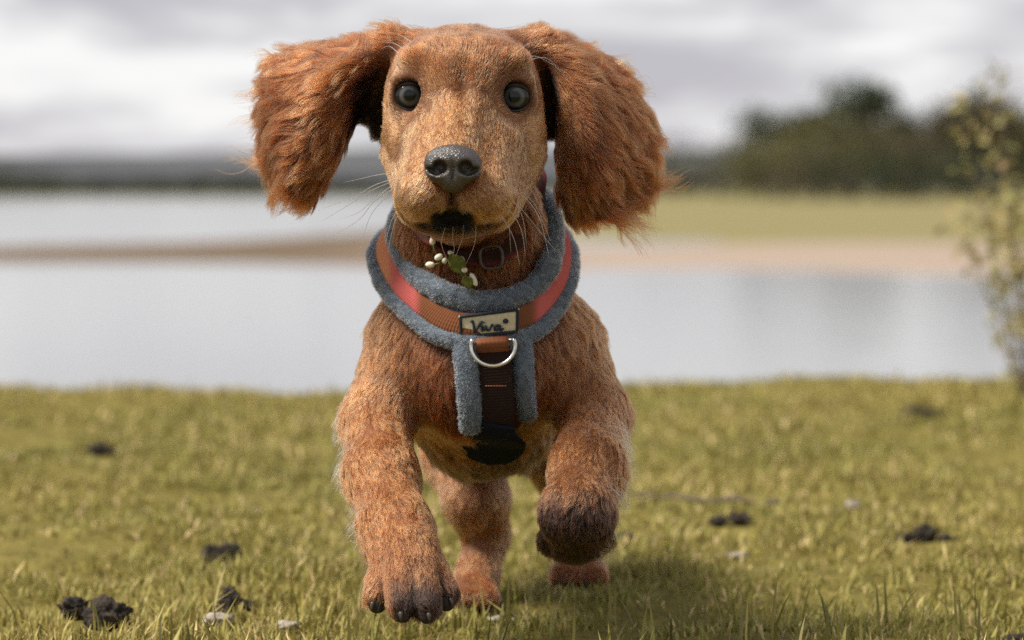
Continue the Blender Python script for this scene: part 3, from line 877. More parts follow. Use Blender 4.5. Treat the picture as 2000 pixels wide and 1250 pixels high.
def ribbon(cen, across, nrm, width, thick, closed, nseg=6, bulge=0.0):
    """a band of webbing with thickness, 'across' and 'along' coordinates for its weave"""
    n = len(cen); width = np.broadcast_to(width, (n,))
    s_ = np.linspace(-0.5, 0.5, nseg + 1)
    top = cen[:, None] + across[:, None] * (s_[None, :, None] * width[:, None, None]) + nrm[:, None] * (thick + bulge * (1 - 4 * s_ ** 2))[None, :, None]
    bot = cen[:, None] + across[:, None] * (s_[None, ::-1, None] * width[:, None, None]) + nrm[:, None] * 0.0
    ring = np.concatenate([top, bot], 1); m_ = ring.shape[1]
    fs = []
    for i in range(n if closed else n - 1):
        j = (i + 1) % n
        for a in range(m_):
            b = (a + 1) % m_
            fs.append((i * m_ + a, j * m_ + a, j * m_ + b, i * m_ + b))
    if not closed:
        fs.append(tuple(range(m_))); fs.append(tuple((n - 1) * m_ + a for a in range(m_))[::-1])
    d = np.linalg.norm(np.roll(cen, -1, 0) - cen, axis=1); al = np.concatenate([[0], np.cumsum(d)[:-1]])
    uv = np.zeros((n, m_, 3)); uv[:, :, 0] = al[:, None]; uv[:, :, 1] = np.concatenate([s_, s_[::-1]])[None] * width[:, None]
    return ring.reshape(-1, 3), fs, uv.reshape(-1, 3)
def web_obj(name, rb, cols, parent):
    v, f, uv = rb
    o = mesh_obj(name, v, f, web_m, parent)
    point_colors(o, cols)
    a = o.data.attributes.new('across', 'FLOAT_VECTOR', 'POINT'); a.data.foreach_set('vector', uv.astype(np.float32).ravel())
    md = o.modifiers.new('edge', 'BEVEL') if False else None
    return o
# backing pad between the rolls, then the webbing on it
wpad = np.linalg.norm(CC - CA, axis=1)
v, f, _ = ribbon((CA + CC) / 2 - HN * 0.004, HA, HN, wpad, 0.0045, True, 6, 0.001); mesh_obj('backing_pad', v, f, fleece_m, harness)
rb = ribbon(CB + HN * 0.0015, HA, HN, 0.0155, 0.0018, True, 6, 0.0012)
xw = rb[0][:, 0] / rb[0][:, 1] * FPX + 1000           # colour runs along the strap: pink at the sides, russet at the breast
tpk = np.clip(sstep(826, 806, xw) + sstep(1036, 1058, xw), 0, 1)[:, None]
cols = np.array((0.165, 0.062, 0.027)) * (1 - tpk) + np.array((0.50, 0.115, 0.105)) * tpk
tor = sstep(772, 752, xw)[:, None]
cols = cols * (1 - tor) + np.array((0.58, 0.24, 0.12)) * tor
web_obj('webbing', rb, cols, harness)

def chest_line(px_pts, n, off):
    c = catmull(np.array([(x, y, 0) for x, y in px_pts], float), n)
    ys = np.array([body_Y(x, y, np.nan) for x, y, _ in c])
    bad = np.isnan(ys)
    if bad.any(): ys[bad] = np.interp(np.where(bad)[0], np.where(~bad)[0], ys[~bad])
    for _ in range(8): ys[1:-1] = 0.5 * ys[1:-1] + 0.25 * (ys[:-2] + ys[2:])
    return np.array([P(x, y, Y - off) for (x, y, _), Y in zip(c, ys)])
# two fleece sides of the breast strap
for pts, hw in (([(905, 660), (911, 720), (917, 790), (919, 842)], 0.0078), ([(1019, 648), (1022, 720), (1026, 780), (1028, 816)], 0.0070)):
    c = chest_line(pts, 40, 0.005)
    t_ = np.linspace(0, 1, 40)
    rr = hw * (1 - 0.55 * np.clip((t_ - 0.93) / 0.07, 0, 1) ** 2) * (1 + 0.03 * wavy(c, 0.012, 8))
    v, f = tube(c, rr, 16, False, 0.62, (0, 1, 0.15)); FUZZ.append((v, f)); mesh_obj('breast_pad', v, f, fleece_m, harness)
c = chest_line([(958, 655), (963, 720), (968, 800), (966, 850)], 44, 0.0035)
T_ = unit(np.gradient(c, axis=0)); A_ = unit(np.cross(T_, np.broadcast_to(np.array((0, -1.0, 0)), T_.shape))); N_ = unit(np.cross(A_, T_)); N_ *= -np.sign(N_[:, 1:2])
rb = ribbon(c, A_, N_, 0.0245, 0.002, False, 6, 0.001)
web_obj('breast_webbing', rb, np.broadcast_to((0.022, 0.012, 0.010), (len(rb[0]), 3)), harness)
# bar of stitching
for (x0, x1, y0, cc_) in ((948, 990, 754, (0.35, 0.12, 0.05)), (952, 990, 832, (0.05, 0.035, 0.03))):
    st = []
    for x in np.linspace(x0, x1, 9)[:-1]:
        a_, b_ = P(x, y0, body_Y(x, y0, 2.06) - 0.0078), P(x + (x1 - x0) / 9 * 0.8, y0 - 0.6, body_Y(x, y0, 2.06) - 0.0078)
        st.append(tube([a_, (a_ + b_) / 2 + np.array((0, -0.0004, 0)), b_], 0.0004, 6))
    V_, F_ = join(st)
    o = mesh_obj('stitching', V_, F_, web_m, harness); point_colors(o, np.broadcast_to(cc_, (len(V_), 3)))
    a = o.data.attributes.new('across', 'FLOAT_VECTOR', 'POINT')
# dark belly panel under the breast
c = chest_line([(968, 828), (964, 850), (960, 875), (957, 902)], 40, 0.0085)
T_ = unit(np.gradient(c, axis=0)); A_ = unit(np.cross(T_, np.broadcast_to(np.array((0, -1.0, 0.0)), T_.shape))); N_ = unit(np.cross(A_, T_)); N_ *= -np.sign(N_[:, 1:2])
rb = ribbon(c, A_, N_, (0.0265 + 0.020 * sstep(0.1, 0.5, np.linspace(0, 1, 40))) * np.sqrt(np.clip(1 - np.clip((np.linspace(0, 1, 40) - 0.45) / 0.56, 0, 1) ** 2.2, 0.001, 1)), 0.0015, False, 10, 0.0012)
web_obj('belly_panel', rb, np.broadcast_to((0.006, 0.009, 0.014), (len(rb[0]), 3)), harness)

# name patch
_w = CB[np.abs(CB[:, 0] / CB[:, 1] * FPX + 1000 - 955) < 66] ; _w = _w[_w[:, 1] < 2.1]
PY = _w[:, 1].min() - 0.0062
def patch_pt(u, v, dy=0.0):
    TL, TR, BR, BL = (896, 617), (1014, 602), (1013, 650), (898, 661)
    x = (TL[0] * (1 - u) + TR[0] * u) * v + (BL[0] * (1 - u) + BR[0] * u) * (1 - v)
    y = (TL[1] * (1 - u) + TR[1] * u) * v + (BL[1] * (1 - u) + BR[1] * u) * (1 - v)
    return P(x, y, PY + 0.003 * (2 * u - 1) ** 2 + dy - 0.0015 * (2 * v - 1))
def patch_sheet(u0, u1, v0, v1, dy, thick, nu=16, nv=5):
    us, vs = np.linspace(u0, u1, nu), np.linspace(v0, v1, nv)
    fr = np.array([[patch_pt(u, v, dy) for v in vs] for u in us]); bk = fr + np.array((0, thick, 0))
    V_ = np.concatenate([fr.reshape(-1, 3), bk.reshape(-1, 3)]); n = nu * nv; F_ = []
    for i in range(nu - 1):
        for j in range(nv - 1):
            a = i * nv + j; F_.append((a, a + nv, a + nv + 1, a + 1)); F_.append((n + a, n + a + 1, n + a + nv + 1, n + a + nv))
    edge = [i * nv for i in range(nu)] + [(nu - 1) * nv + j for j in range(1, nv)] + [i * nv + nv - 1 for i in range(nu - 2, -1, -1)] + [j for j in range(nv - 2, 0, -1)]
    for a, b in zip(edge, edge[1:] + edge[:1]): F_.append((a, a + n, b + n, b))
    return V_, F_
patch = mesh_obj('name_patch', *patch_sheet(0, 1, 0, 1, 0, 0.0022), cream_m, harness)
patch['label'] = 'cream cloth name patch with a navy border and script lettering'
bord = np.array([patch_pt(u, v, -0.0003) for u, v in [(t, 0.05) for t in np.linspace(0.03, 0.97, 16)] + [(0.975, t) for t in np.linspace(0.1, 0.9, 5)] + [(t, 0.95) for t in np.linspace(0.97, 0.03, 16)] + [(0.025, t) for t in np.linspace(0.9, 0.1, 5)]])
v, f = tube(bord, 0.0011, 8, True); mesh_obj('border', v, f, navy_m, patch)
def zpt(x, y):                      # lettering traced as strokes
    px, py = 820 + x / 3.127, 560 + (243 + (y - 250) * 0.84) / 3.127
    u = (px - 897) / 117.0
    return P(px, py, PY + 0.003 * (2 * u - 1) ** 2 - 0.0012 + 0.0012 * ((py - 632) / 24))
strokes = [[(314, 222), (318, 214), (325, 218), (330, 250), (336, 288), (350, 268), (366, 236), (382, 212)],
           [(385, 242), (379, 262), (381, 279), (392, 274), (402, 258)], [(392, 222), (394, 219)],
           [(402, 243), (406, 265), (415, 279), (430, 266), (440, 240), (448, 246)],
           [(490, 244), (472, 242), (458, 256), (458, 274), (472, 274), (486, 256), (491, 243), (489, 264), (496, 276), (512, 262)]]
lt = []
for s_ in strokes:
    q = catmull(np.array([zpt(*p_) for p_ in s_]), 6 * len(s_))
    lt.append(tube(q, 0.00095 * (0.75 + 0.35 * np.sin(np.linspace(0, 9, len(q))) ** 2), 6))
ring_ = [zpt(525 + 7 * math.cos(a), 212 + 7 * math.sin(a)) for a in np.linspace(0, 2 * math.pi, 16, endpoint=False)]
lt.append(tube(ring_, 0.0012, 6, True))
V_, F_ = join(lt); mesh_obj('lettering', V_, F_, navy_m, patch)
# loop and ring
yl = min(body_Y(962, 668, 2.07) - 0.012, PY + 0.002)
loop_c = np.array([P(962, 661, yl + 0.004), P(962, 665, yl), P(962, 671, yl - 0.0015), P(962, 677, yl + 0.001), P(963, 684, yl + 0.004)])
loop_c = catmull(loop_c, 14)
T_ = unit(np.gradient(loop_c, axis=0)); A_ = np.broadcast_to(np.array((1.0, 0, 0.06)), T_.shape); N_ = unit(np.cross(A_, T_)); N_ *= -np.sign(N_[:, 1:2])
rb = ribbon(loop_c, unit(A_), N_, 0.0215, 0.0016, False, 6, 0.0004)
web_obj('ring_loop', rb, np.broadcast_to((0.20, 0.075, 0.035), (len(rb[0]), 3)), harness)
dr = []
for a in np.linspace(R(160), R(380), 40):
    dr.append(P(963 + 43 * math.cos(a), 676 - 43 * math.sin(a) * 0.9, yl - 0.003 - 0.002 * max(0, -math.sin(a))))
dr += [P(1000, 664, yl), P(963, 667, yl + 0.001), P(926, 670, yl)]
dr = smooth_ring(catmull(dr, 90, True), 2)
v, f = tube(dr, 0.00135, 10, True); mesh_obj('leash_ring', v, f, metal_m, harness)

# --- collar on the neck
col_c = np.array([(842, 462, None), (880, 490, None), (925, 505, None), (965, 503, None), (1005, 478, None), (1038, 432, 2.10), (1058, 362, 2.13), (1010, 305, 2.17), (905, 285, 2.19), (800, 310, 2.16), (790, 400, 2.11)], dtype=object)
cp = np.array([P(x, y, (min(body_Y(x, y, 2.08), 2.10) - 0.002) if Y is None else Y) for x, y, Y in col_c])
cc_ = smooth_ring(catmull(cp, 120, True), 5)
T_ = unit(np.roll(cc_, -1, 0) - np.roll(cc_, 1, 0)); axis_ = unit(np.array((0.05, 0.55, 0.85)))
A_ = unit(axis_ - T_ * (T_ @ axis_)[:, None]); N_ = unit(np.cross(T_, A_)); N_ *= np.sign((N_ * (cc_ - cc_.mean(0))).sum(1, keepdims=True))
collar = bpy.data.objects.new('collar', None); COL.objects.link(collar); collar.location = tuple(cc_[0])
tag(collar, 'narrow brown collar with pink edge and buckle around the puppy neck', 'collar')
rb = ribbon(cc_, A_, N_, 0.012, 0.0022, True, 6, 0.0006)
edge_ = (np.abs(rb[2][:, 1]) > 0.0058)[:, None]
web_obj('band', rb, np.where(edge_, (0.12, 0.022, 0.025), (0.04, 0.018, 0.012)), collar)
bx_ = P(958, 504, min(body_Y(958, 504, 2.08), 2.1) - 0.009)
sq = catmull(np.array([bx_ + np.array(q) for q in ((-0.006, 0, 0.006), (0.006, 0.001, 0.007), (0.007, 0.001, -0.005), (-0.005, 0, -0.006))]), 32, True)
v, f = tube(sq, 0.0012, 8, True); mesh_obj('buckle', v, f, claw_m, collar)

# --- sprig of weed caught in the neck of the harness
stem_m = noise_mat('sprig_stem', (0.10, 0.13, 0.03), (0.16, 0.18, 0.05), 200, 0.6)
leaf_m = noise_mat('sprig_leaf', (0.09, 0.11, 0.02), (0.16, 0.18, 0.04), 300, 0.5, bump=0.4)
bud_m = noise_mat('sprig_bud', (0.62, 0.60, 0.48), (0.75, 0.72, 0.60), 300, 0.6)
sy = min(body_Y(890, 530, 2.08), 2.10) - 0.016
sprig = bpy.data.objects.new('weed_sprig', None); COL.objects.link(sprig); sprig.location = tuple(P(915, 575, sy))
tag(sprig, 'small green weed sprig with white buds tucked behind the harness roll', 'sprig')
main = catmull([P(930, 580, sy + 0.004), P(912, 552, sy), P(893, 525, sy - 0.002), P(875, 508, sy), P(858, 500, sy + 0.002)], 24)
side_ = [catmull([P(858, 502, sy + 0.002), P(848, 488, sy), P(846, 472, sy)], 10), catmull([P(872, 508, sy), P(858, 514, sy - 0.001), P(842, 518, sy)], 10),
         catmull([P(912, 552, sy), P(906, 528, sy - 0.004), P(901, 508, sy - 0.004)], 10)]
V_, F_ = join([tube(main, 0.0006, 6)] + [tube(s_, 0.00045, 6) for s_ in side_]); mesh_obj('stem', V_, F_, stem_m, sprig)
for (bx, by, ln_, an) in ((845, 470, 0.0042, 80), (857, 502, 0.0045, 30), (840, 517, 0.0045, 0), (868, 509, 0.0028, 20), (902, 508, 0.0045, -60), (907, 527, 0.0030, -60), (925, 546, 0.0070, -65), (880, 494, 0.0024, 60)):
    c0 = P(bx, by, sy - 0.003); d_ = np.array((math.cos(R(an)), 0, math.sin(R(an))))
    t_ = np.linspace(-1, 1, 9); v, f = tube(c0 + d_ * t_[:, None] * ln_ * 0.7, 0.0002 + 0.0019 * np.sqrt(np.clip(1 - t_ ** 2, 0, 1)), 8)
    mesh_obj('bud', v, f, bud_m, sprig)
for (b0, b1, w_) in (((905, 533), (880, 496), 0.0058), ((920, 560), (905, 540), 0.004)):
    a_, e_ = P(*b0, sy - 0.002), P(*b1, sy - 0.006); d_ = e_ - a_; s_ = unit(np.cross(d_, (0.1, 1, 0.1)))
    t_ = np.linspace(0, 1, 9); vs = []; fs = []
    for t in t_:
        w = w_ * math.sin(math.pi * (0.05 + 0.93 * t)) ** 0.8
        for k_ in (-1, -0.5, 0, 0.5, 1): vs.append(a_ + d_ * t + s_ * w * k_ + np.array((0, -0.0012 * abs(k_), 0)))
    for i in range(8):
        for j in range(4): fs.append((i * 5 + j, i * 5 + j + 1, i * 5 + j + 6, i * 5 + j + 5))
    o = mesh_obj('leaf', np.array(vs), fs, leaf_m, sprig)
    so = o.modifiers.new('thickness', 'SOLIDIFY'); so.thickness = 0.0004

# --- nap of the fleece
def tri_sample(V, F, n, g, dens=None):
    V = np.asarray(V); tri = []
    for q in F:
        if len(q) == 4: tri += [(q[0], q[1], q[2]), (q[0], q[2], q[3])]
    tri = np.array(tri)
    return tri
nap_p, nap_n = [], []
for V_, F_ in FUZZ:
    q4 = np.array([q for q in F_ if len(q) == 4]); V_ = np.asarray(V_)
    cr_ = np.cross(V_[q4[:, 2]] - V_[q4[:, 0]], V_[q4[:, 3]] - V_[q4[:, 1]]); ar = np.linalg.norm(cr_, axis=1) / 2
    n = int(ar.sum() * 1e6 * 2.6)
    pick = rng.choice(len(q4), n, p=ar / ar.sum()); u, w = rng.random((2, n, 1))
    p = (V_[q4[pick, 0]] * (1 - u) + V_[q4[pick, 1]] * u) * (1 - w) + (V_[q4[pick, 3]] * (1 - u) + V_[q4[pick, 2]] * u) * w
    cen = V_[q4].mean(1)
    nap_p.append(p); nap_n.append(unit(cr_[pick]))
nap_p = np.concatenate(nap_p); nap_n = np.concatenate(nap_n)
# make normals point outwards: compare with the centre lines
allc = np.concatenate([CA, CC]); 
nn = len(nap_p)
swirl = unit(np.stack([wavy(nap_p, 0.009, s) for s in (21, 22, 23)], 1))
d_ = unit(nap_n * 0.8 + swirl * 0.6 + rng.normal(size=(nn, 3)) * 0.45)
ln_ = rng.uniform(0.0006, 0.0014, nn)
t_ = np.linspace(0, 1, 4)
nap = nap_p[:, None] + d_[:, None] * (ln_[:, None, None] * t_[None, :, None]) + rng.normal(size=(nn, 1, 3)) * 0.0005 * (t_ ** 2)[None, :, None]
g_ = rng.uniform(0.7, 1.35, (nn, 1)) * (1 + 0.25 * wavy(nap_p, 0.006, 31))[:, None]
fleece_hair = hair_mat('fleece_nap', 0.6, 0.8, tip=1.15, root=0.85)
make_hair('fleece_nap', nap, 0.00009, 0.00003, np.clip(np.array((0.150, 0.172, 0.205)) * g_, 0.02, 0.8), fleece_hair, harness)
# ================================================================ the coat
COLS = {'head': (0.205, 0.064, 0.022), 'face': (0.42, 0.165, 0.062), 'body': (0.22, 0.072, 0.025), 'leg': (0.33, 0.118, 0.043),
        'belly': (0.05, 0.034, 0.022), 'chest': (0.14, 0.039, 0.013), 'neck': (0.14, 0.039, 0.013), 'chin': (0.014, 0.012, 0.008),  # belly, chest, neck and chin carry their shade in the coat colour
        'innerear': (0.014, 0.008, 0.005), 'paw': (0.28, 0.092, 0.032), 'pawdark': (0.030, 0.013, 0.008), 'lid': (0.14, 0.045, 0.017), 'ear': (0.175, 0.049, 0.015)}  # innerear: dark hair with the shade of the ear fold mixed in
nV = len(BV)
Wt = np.full(nV, 1e-9); Wc = np.full(nV, 1e-9); FL = np.zeros((nV, 3)); LEN = np.zeros(nV); CL = np.zeros((nV, 3)); HEADW = np.zeros(nV); LEGW = np.zeros(nV)
nose_c = P(885, 330, 1.938)
hd = unit(BV - nose_c)
for f, flow, ln, c in PRIMS:
    d = f(BV.astype(np.float32)).astype(float)
    w = np.exp(-np.clip(d, 0, 0.05) / 0.0028)
    if isinstance(flow, str) and flow == 'head':
        fv = hd; HEADW += w
    else:
        fv = unit(np.array(flow if flow is not None else DOWN, float))[None]
    if c in ('leg', 'paw', 'pawdark'): LEGW += w
    wc = np.exp(-np.clip(d, 0, 0.08) / (0.0028 if c in ('chin', 'innerear', 'lid') else 0.0065))
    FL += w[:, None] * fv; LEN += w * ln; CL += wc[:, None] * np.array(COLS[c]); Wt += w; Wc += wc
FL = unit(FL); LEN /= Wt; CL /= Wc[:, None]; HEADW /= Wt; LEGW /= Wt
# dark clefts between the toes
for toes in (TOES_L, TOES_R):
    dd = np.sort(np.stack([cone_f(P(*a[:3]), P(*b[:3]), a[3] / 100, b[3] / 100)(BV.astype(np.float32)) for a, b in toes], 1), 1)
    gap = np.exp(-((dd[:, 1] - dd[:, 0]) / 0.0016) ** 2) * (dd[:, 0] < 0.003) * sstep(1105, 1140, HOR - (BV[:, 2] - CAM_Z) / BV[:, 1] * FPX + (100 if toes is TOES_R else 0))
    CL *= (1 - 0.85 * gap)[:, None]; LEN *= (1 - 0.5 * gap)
# facial markings of the coat: pale bridge and cheeks, darker brow
def spot(px, py, Y, r):
    return np.exp(-((BV - P(px, py, Y)) ** 2).sum(1) / (r * r))
pale = 0.45 * spot(905, 250, 1.985, 0.014) + 0.35 * spot(800, 300, 2.0, 0.025) + 0.25 * spot(1000, 300, 2.0, 0.022) + 0.35 * spot(770, 250, 2.03, 0.02) + 0.3 * spot(885, 60, 2.03, 0.03) + 0.5 * spot(786, 140, 2.005, 0.008) + 0.45 * spot(768, 165, 2.012, 0.007) + 0.5 * spot(1026, 146, 2.005, 0.008) + 0.45 * spot(1044, 172, 2.012, 0.007)
dark = 0.45 * spot(905, 150, 2.0, 0.020) + 0.4 * spot(845, 150, 2.0, 0.010) + 0.4 * spot(970, 150, 2.0, 0.010)
CL = CL * (1 - 0.45 * np.clip(dark, 0, 1)[:, None]) + np.clip(pale, 0, 1)[:, None] * (np.array((0.58, 0.32, 0.17)) - CL) * 0.7
# forepaws coloured near black: left lower front, right paw and wrist
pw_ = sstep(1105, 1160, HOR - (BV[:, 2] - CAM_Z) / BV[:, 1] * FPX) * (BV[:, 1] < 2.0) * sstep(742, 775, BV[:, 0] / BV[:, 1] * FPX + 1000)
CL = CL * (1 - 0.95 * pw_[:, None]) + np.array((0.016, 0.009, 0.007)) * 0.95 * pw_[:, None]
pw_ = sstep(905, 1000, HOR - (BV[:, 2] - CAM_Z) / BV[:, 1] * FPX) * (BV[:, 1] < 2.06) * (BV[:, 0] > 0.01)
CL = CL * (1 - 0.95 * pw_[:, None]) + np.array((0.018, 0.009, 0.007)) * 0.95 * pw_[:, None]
# lip edge: dark skin
bx0 = BV[:, 0] / BV[:, 1] * FPX + 1000; by0 = HOR - (BV[:, 2] - CAM_Z) / BV[:, 1] * FPX
_d = ell_f(P(883, 437, 1.946), (0.0140, 0.022, 0.0098))(BV.astype(np.float32))
lip = np.exp(-(np.clip(np.abs(_d) - 0.0006, 0, 1) / 0.0011) ** 2) * (BV[:, 1] < 1.99) * (by0 > 380) + spot(825, 438, 1.965, 0.005) + spot(952, 441, 1.965, 0.005) + np.exp(-((bx0 - 882) / 6) ** 2) * (by0 > 362) * (by0 < 402) * (BV[:, 1] < 1.97)
CL = CL * (1 - np.clip(lip, 0, 1))[:, None] + np.clip(lip, 0, 1)[:, None] * np.array((0.016, 0.013, 0.011))
LEN = LEN + 4 * np.exp(-((BV - P(905, 55, 2.055)) ** 2).sum(1) / 0.03 ** 2)
inmouth = sstep(46, 36, np.abs(bx0 - 884)) * sstep(404, 412, by0) * (by0 < 452) * sstep(1.953, 1.957, BV[:, 1]) * (BV[:, 1] < 2.0)
lowlip = sstep(432, 437, by0) * (1 - sstep(452, 458, by0)) * sstep(104, 70, np.abs(bx0 - 886)) * (0.55 + 0.45 * sstep(60, 30, np.abs(bx0 - 886))) * (BV[:, 1] > 1.953) * (BV[:, 1] < 2.0)
lowlip = np.maximum(lowlip, inmouth)
CL = CL * (1 - 0.94 * lowlip[:, None]) + np.array((0.010, 0.009, 0.007)) * 0.94 * lowlip[:, None]  # dark lip skin, with the shade on the chin painted in
# ears
EARW = np.zeros(nV); EARV = np.zeros(nV); EARU = np.zeros(nV); EARSIDE = np.zeros(nV)
for S, du, dv, uu, vv, side in EAR_S:
    sub_ = (slice(None, None, 2), slice(None, None, 2))
    pts = S[sub_].reshape(-1, 3); du_, dv_ = du[sub_].reshape(-1, 3), dv[sub_].reshape(-1, 3)
    u_, v_ = uu[sub_].reshape(-1), vv[sub_].reshape(-1)
    kd = kdtree.KDTree(len(pts))
    for i, p in enumerate(pts): kd.insert(p, i)
    kd.balance()
    cand = np.where((BV[:, 2] > 0.28) & ((BV[:, 0] < -0.070) if side < 0 else (BV[:, 0] > 0.012)))[0]
    for i in cand:
        co, j, dist = kd.find(BV[i])
        if dist < 0.0062:
            w = float(sstep(0.03, 0.14, u_[j]))
            if w <= 0: continue
            v = v_[j]; u = u_[j]
            dirn = du_[j] * (0.75 + 0.25 * (1 - v)) + dv_[j] * (0.35 + 0.75 * v ** 2)
            FL[i] = FL[i] * (1 - w) + dirn * w
            back = BN[i][1] > 0.15
            ln = 17 + 11 * v ** 2 + (8 * max(0, u - 0.8) / 0.2 if v > 0.5 else -7 * max(0, u - 0.7) / 0.3)
            LEN[i] = LEN[i] * (1 - w) + ln * w
            c = np.array(COLS['ear']) * (1 - 0.15 * (v - 0.5)) + np.array((0.17, 0.065, 0.022)) * math.exp(-((v - 0.27) / 0.10) ** 2)  # paler fold crest: a highlight put into the ear colour
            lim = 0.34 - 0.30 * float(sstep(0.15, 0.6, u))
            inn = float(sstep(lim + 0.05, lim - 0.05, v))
            c = c * (1 - 0.95 * inn) + np.array((0.010, 0.006, 0.005)) * 0.95 * inn  # inner ear near black: dark hair plus painted shade beside the head
            CL[i] = CL[i] * (1 - w) + c * w
            EARW[i] = w; EARV[i] = v; EARU[i] = u; EARSIDE[i] = side
FL = unit(FL)
# fold where each ear leaves the head: dark skin and hair, its shade painted in
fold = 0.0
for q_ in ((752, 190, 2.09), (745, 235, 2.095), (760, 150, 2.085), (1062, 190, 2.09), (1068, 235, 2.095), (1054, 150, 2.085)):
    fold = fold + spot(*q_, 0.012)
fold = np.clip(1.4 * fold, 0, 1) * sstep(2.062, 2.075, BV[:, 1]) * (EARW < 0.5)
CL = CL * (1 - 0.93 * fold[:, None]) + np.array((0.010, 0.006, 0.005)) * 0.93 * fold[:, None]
# hair lengthens at the back of the forelegs, shortens on the muzzle, and none on nose, eyes, lips, pads
back = np.clip(BN[:, 1] * 1.2, 0, 1) * LEGW * (BV[:, 1] < 2.2)
LEN = LEN + 7 * back
out_ = LEGW * (BV[:, 2] > 0.07) * (BV[:, 1] < 2.2) * np.clip(np.where(BV[:, 0] < -0.02, -BN[:, 0], BN[:, 0]), 0, 1)
LEN = LEN + 2 * out_
dmuz = np.linalg.norm((BV - nose_c) * np.array((1, 0.8, 1)), axis=1)
LEN = np.where(HEADW > 0.5, np.minimum(LEN, 2.4 + 100 * np.clip(dmuz - 0.014, 0, 1)), LEN)
DEN = np.clip(11.0 / LEN, 0.7, 2.8) * (1 - 0.9 * np.clip(lip, 0, 1))
DEN *= np.where(BV[:, 1] > 2.24, 0.55, 1.0) * np.where((BN[:, 1] > 0.35) & (EARW < 0.1), 0.35, 1.0)
for c in EYE_C:
    d = np.linalg.norm((BV - c) * np.array((1, 0.35, 1)), axis=1)
    DEN *= sstep(0.0096, 0.0114, d); LEN = np.where(d < 0.018, np.minimum(LEN, 1.6 + 150 * np.clip(d - 0.0105, 0, 1)), LEN)
    CL *= (1 - 0.75 * np.exp(-(np.clip(d - 0.0100, 0, 1) / 0.0016) ** 2))[:, None]
dn = np.linalg.norm((BV - P(884, 326, 1.945)) / np.array((0.0180, 0.02, 0.0145)), axis=1)
DEN *= (dn > 0.93)
# nothing grows under the straps
hpts = np.concatenate([CA, CB, CC, (CA + CB) / 2, (CB + CC) / 2])
kd = kdtree.KDTree(len(hpts))
for i, p in enumerate(hpts): kd.insert(p, i)
kd.balance()
near = np.where((BV[:, 2] > 0.19) & (BV[:, 2] < 0.33) & (BV[:, 1] < 2.2) & (EARW < 0.1))[0]
for i in near:
    co, j, dist = kd.find(BV[i])
    if dist < 0.0088: DEN[i] = 0
bx = BV[:, 0] / BV[:, 1] * FPX + 1000; by = HOR - (BV[:, 2] - CAM_Z) / BV[:, 1] * FPX
DEN[(bx > 886) & (bx < 1042) & (by > 655) & (by < 836) & (BV[:, 1] < 2.12) & (BN[:, 1] < 0.2)] = 0
DEN[(BV[:, 1] < 2.2) & (np.abs(bx - 962) < 40) & (by > 830) & (by < 880)] *= 0.05

point_colors(puppy, np.clip(CL * 0.4, 0, 1))  # skin darker than the coat, painted so gaps between hairs read as shade

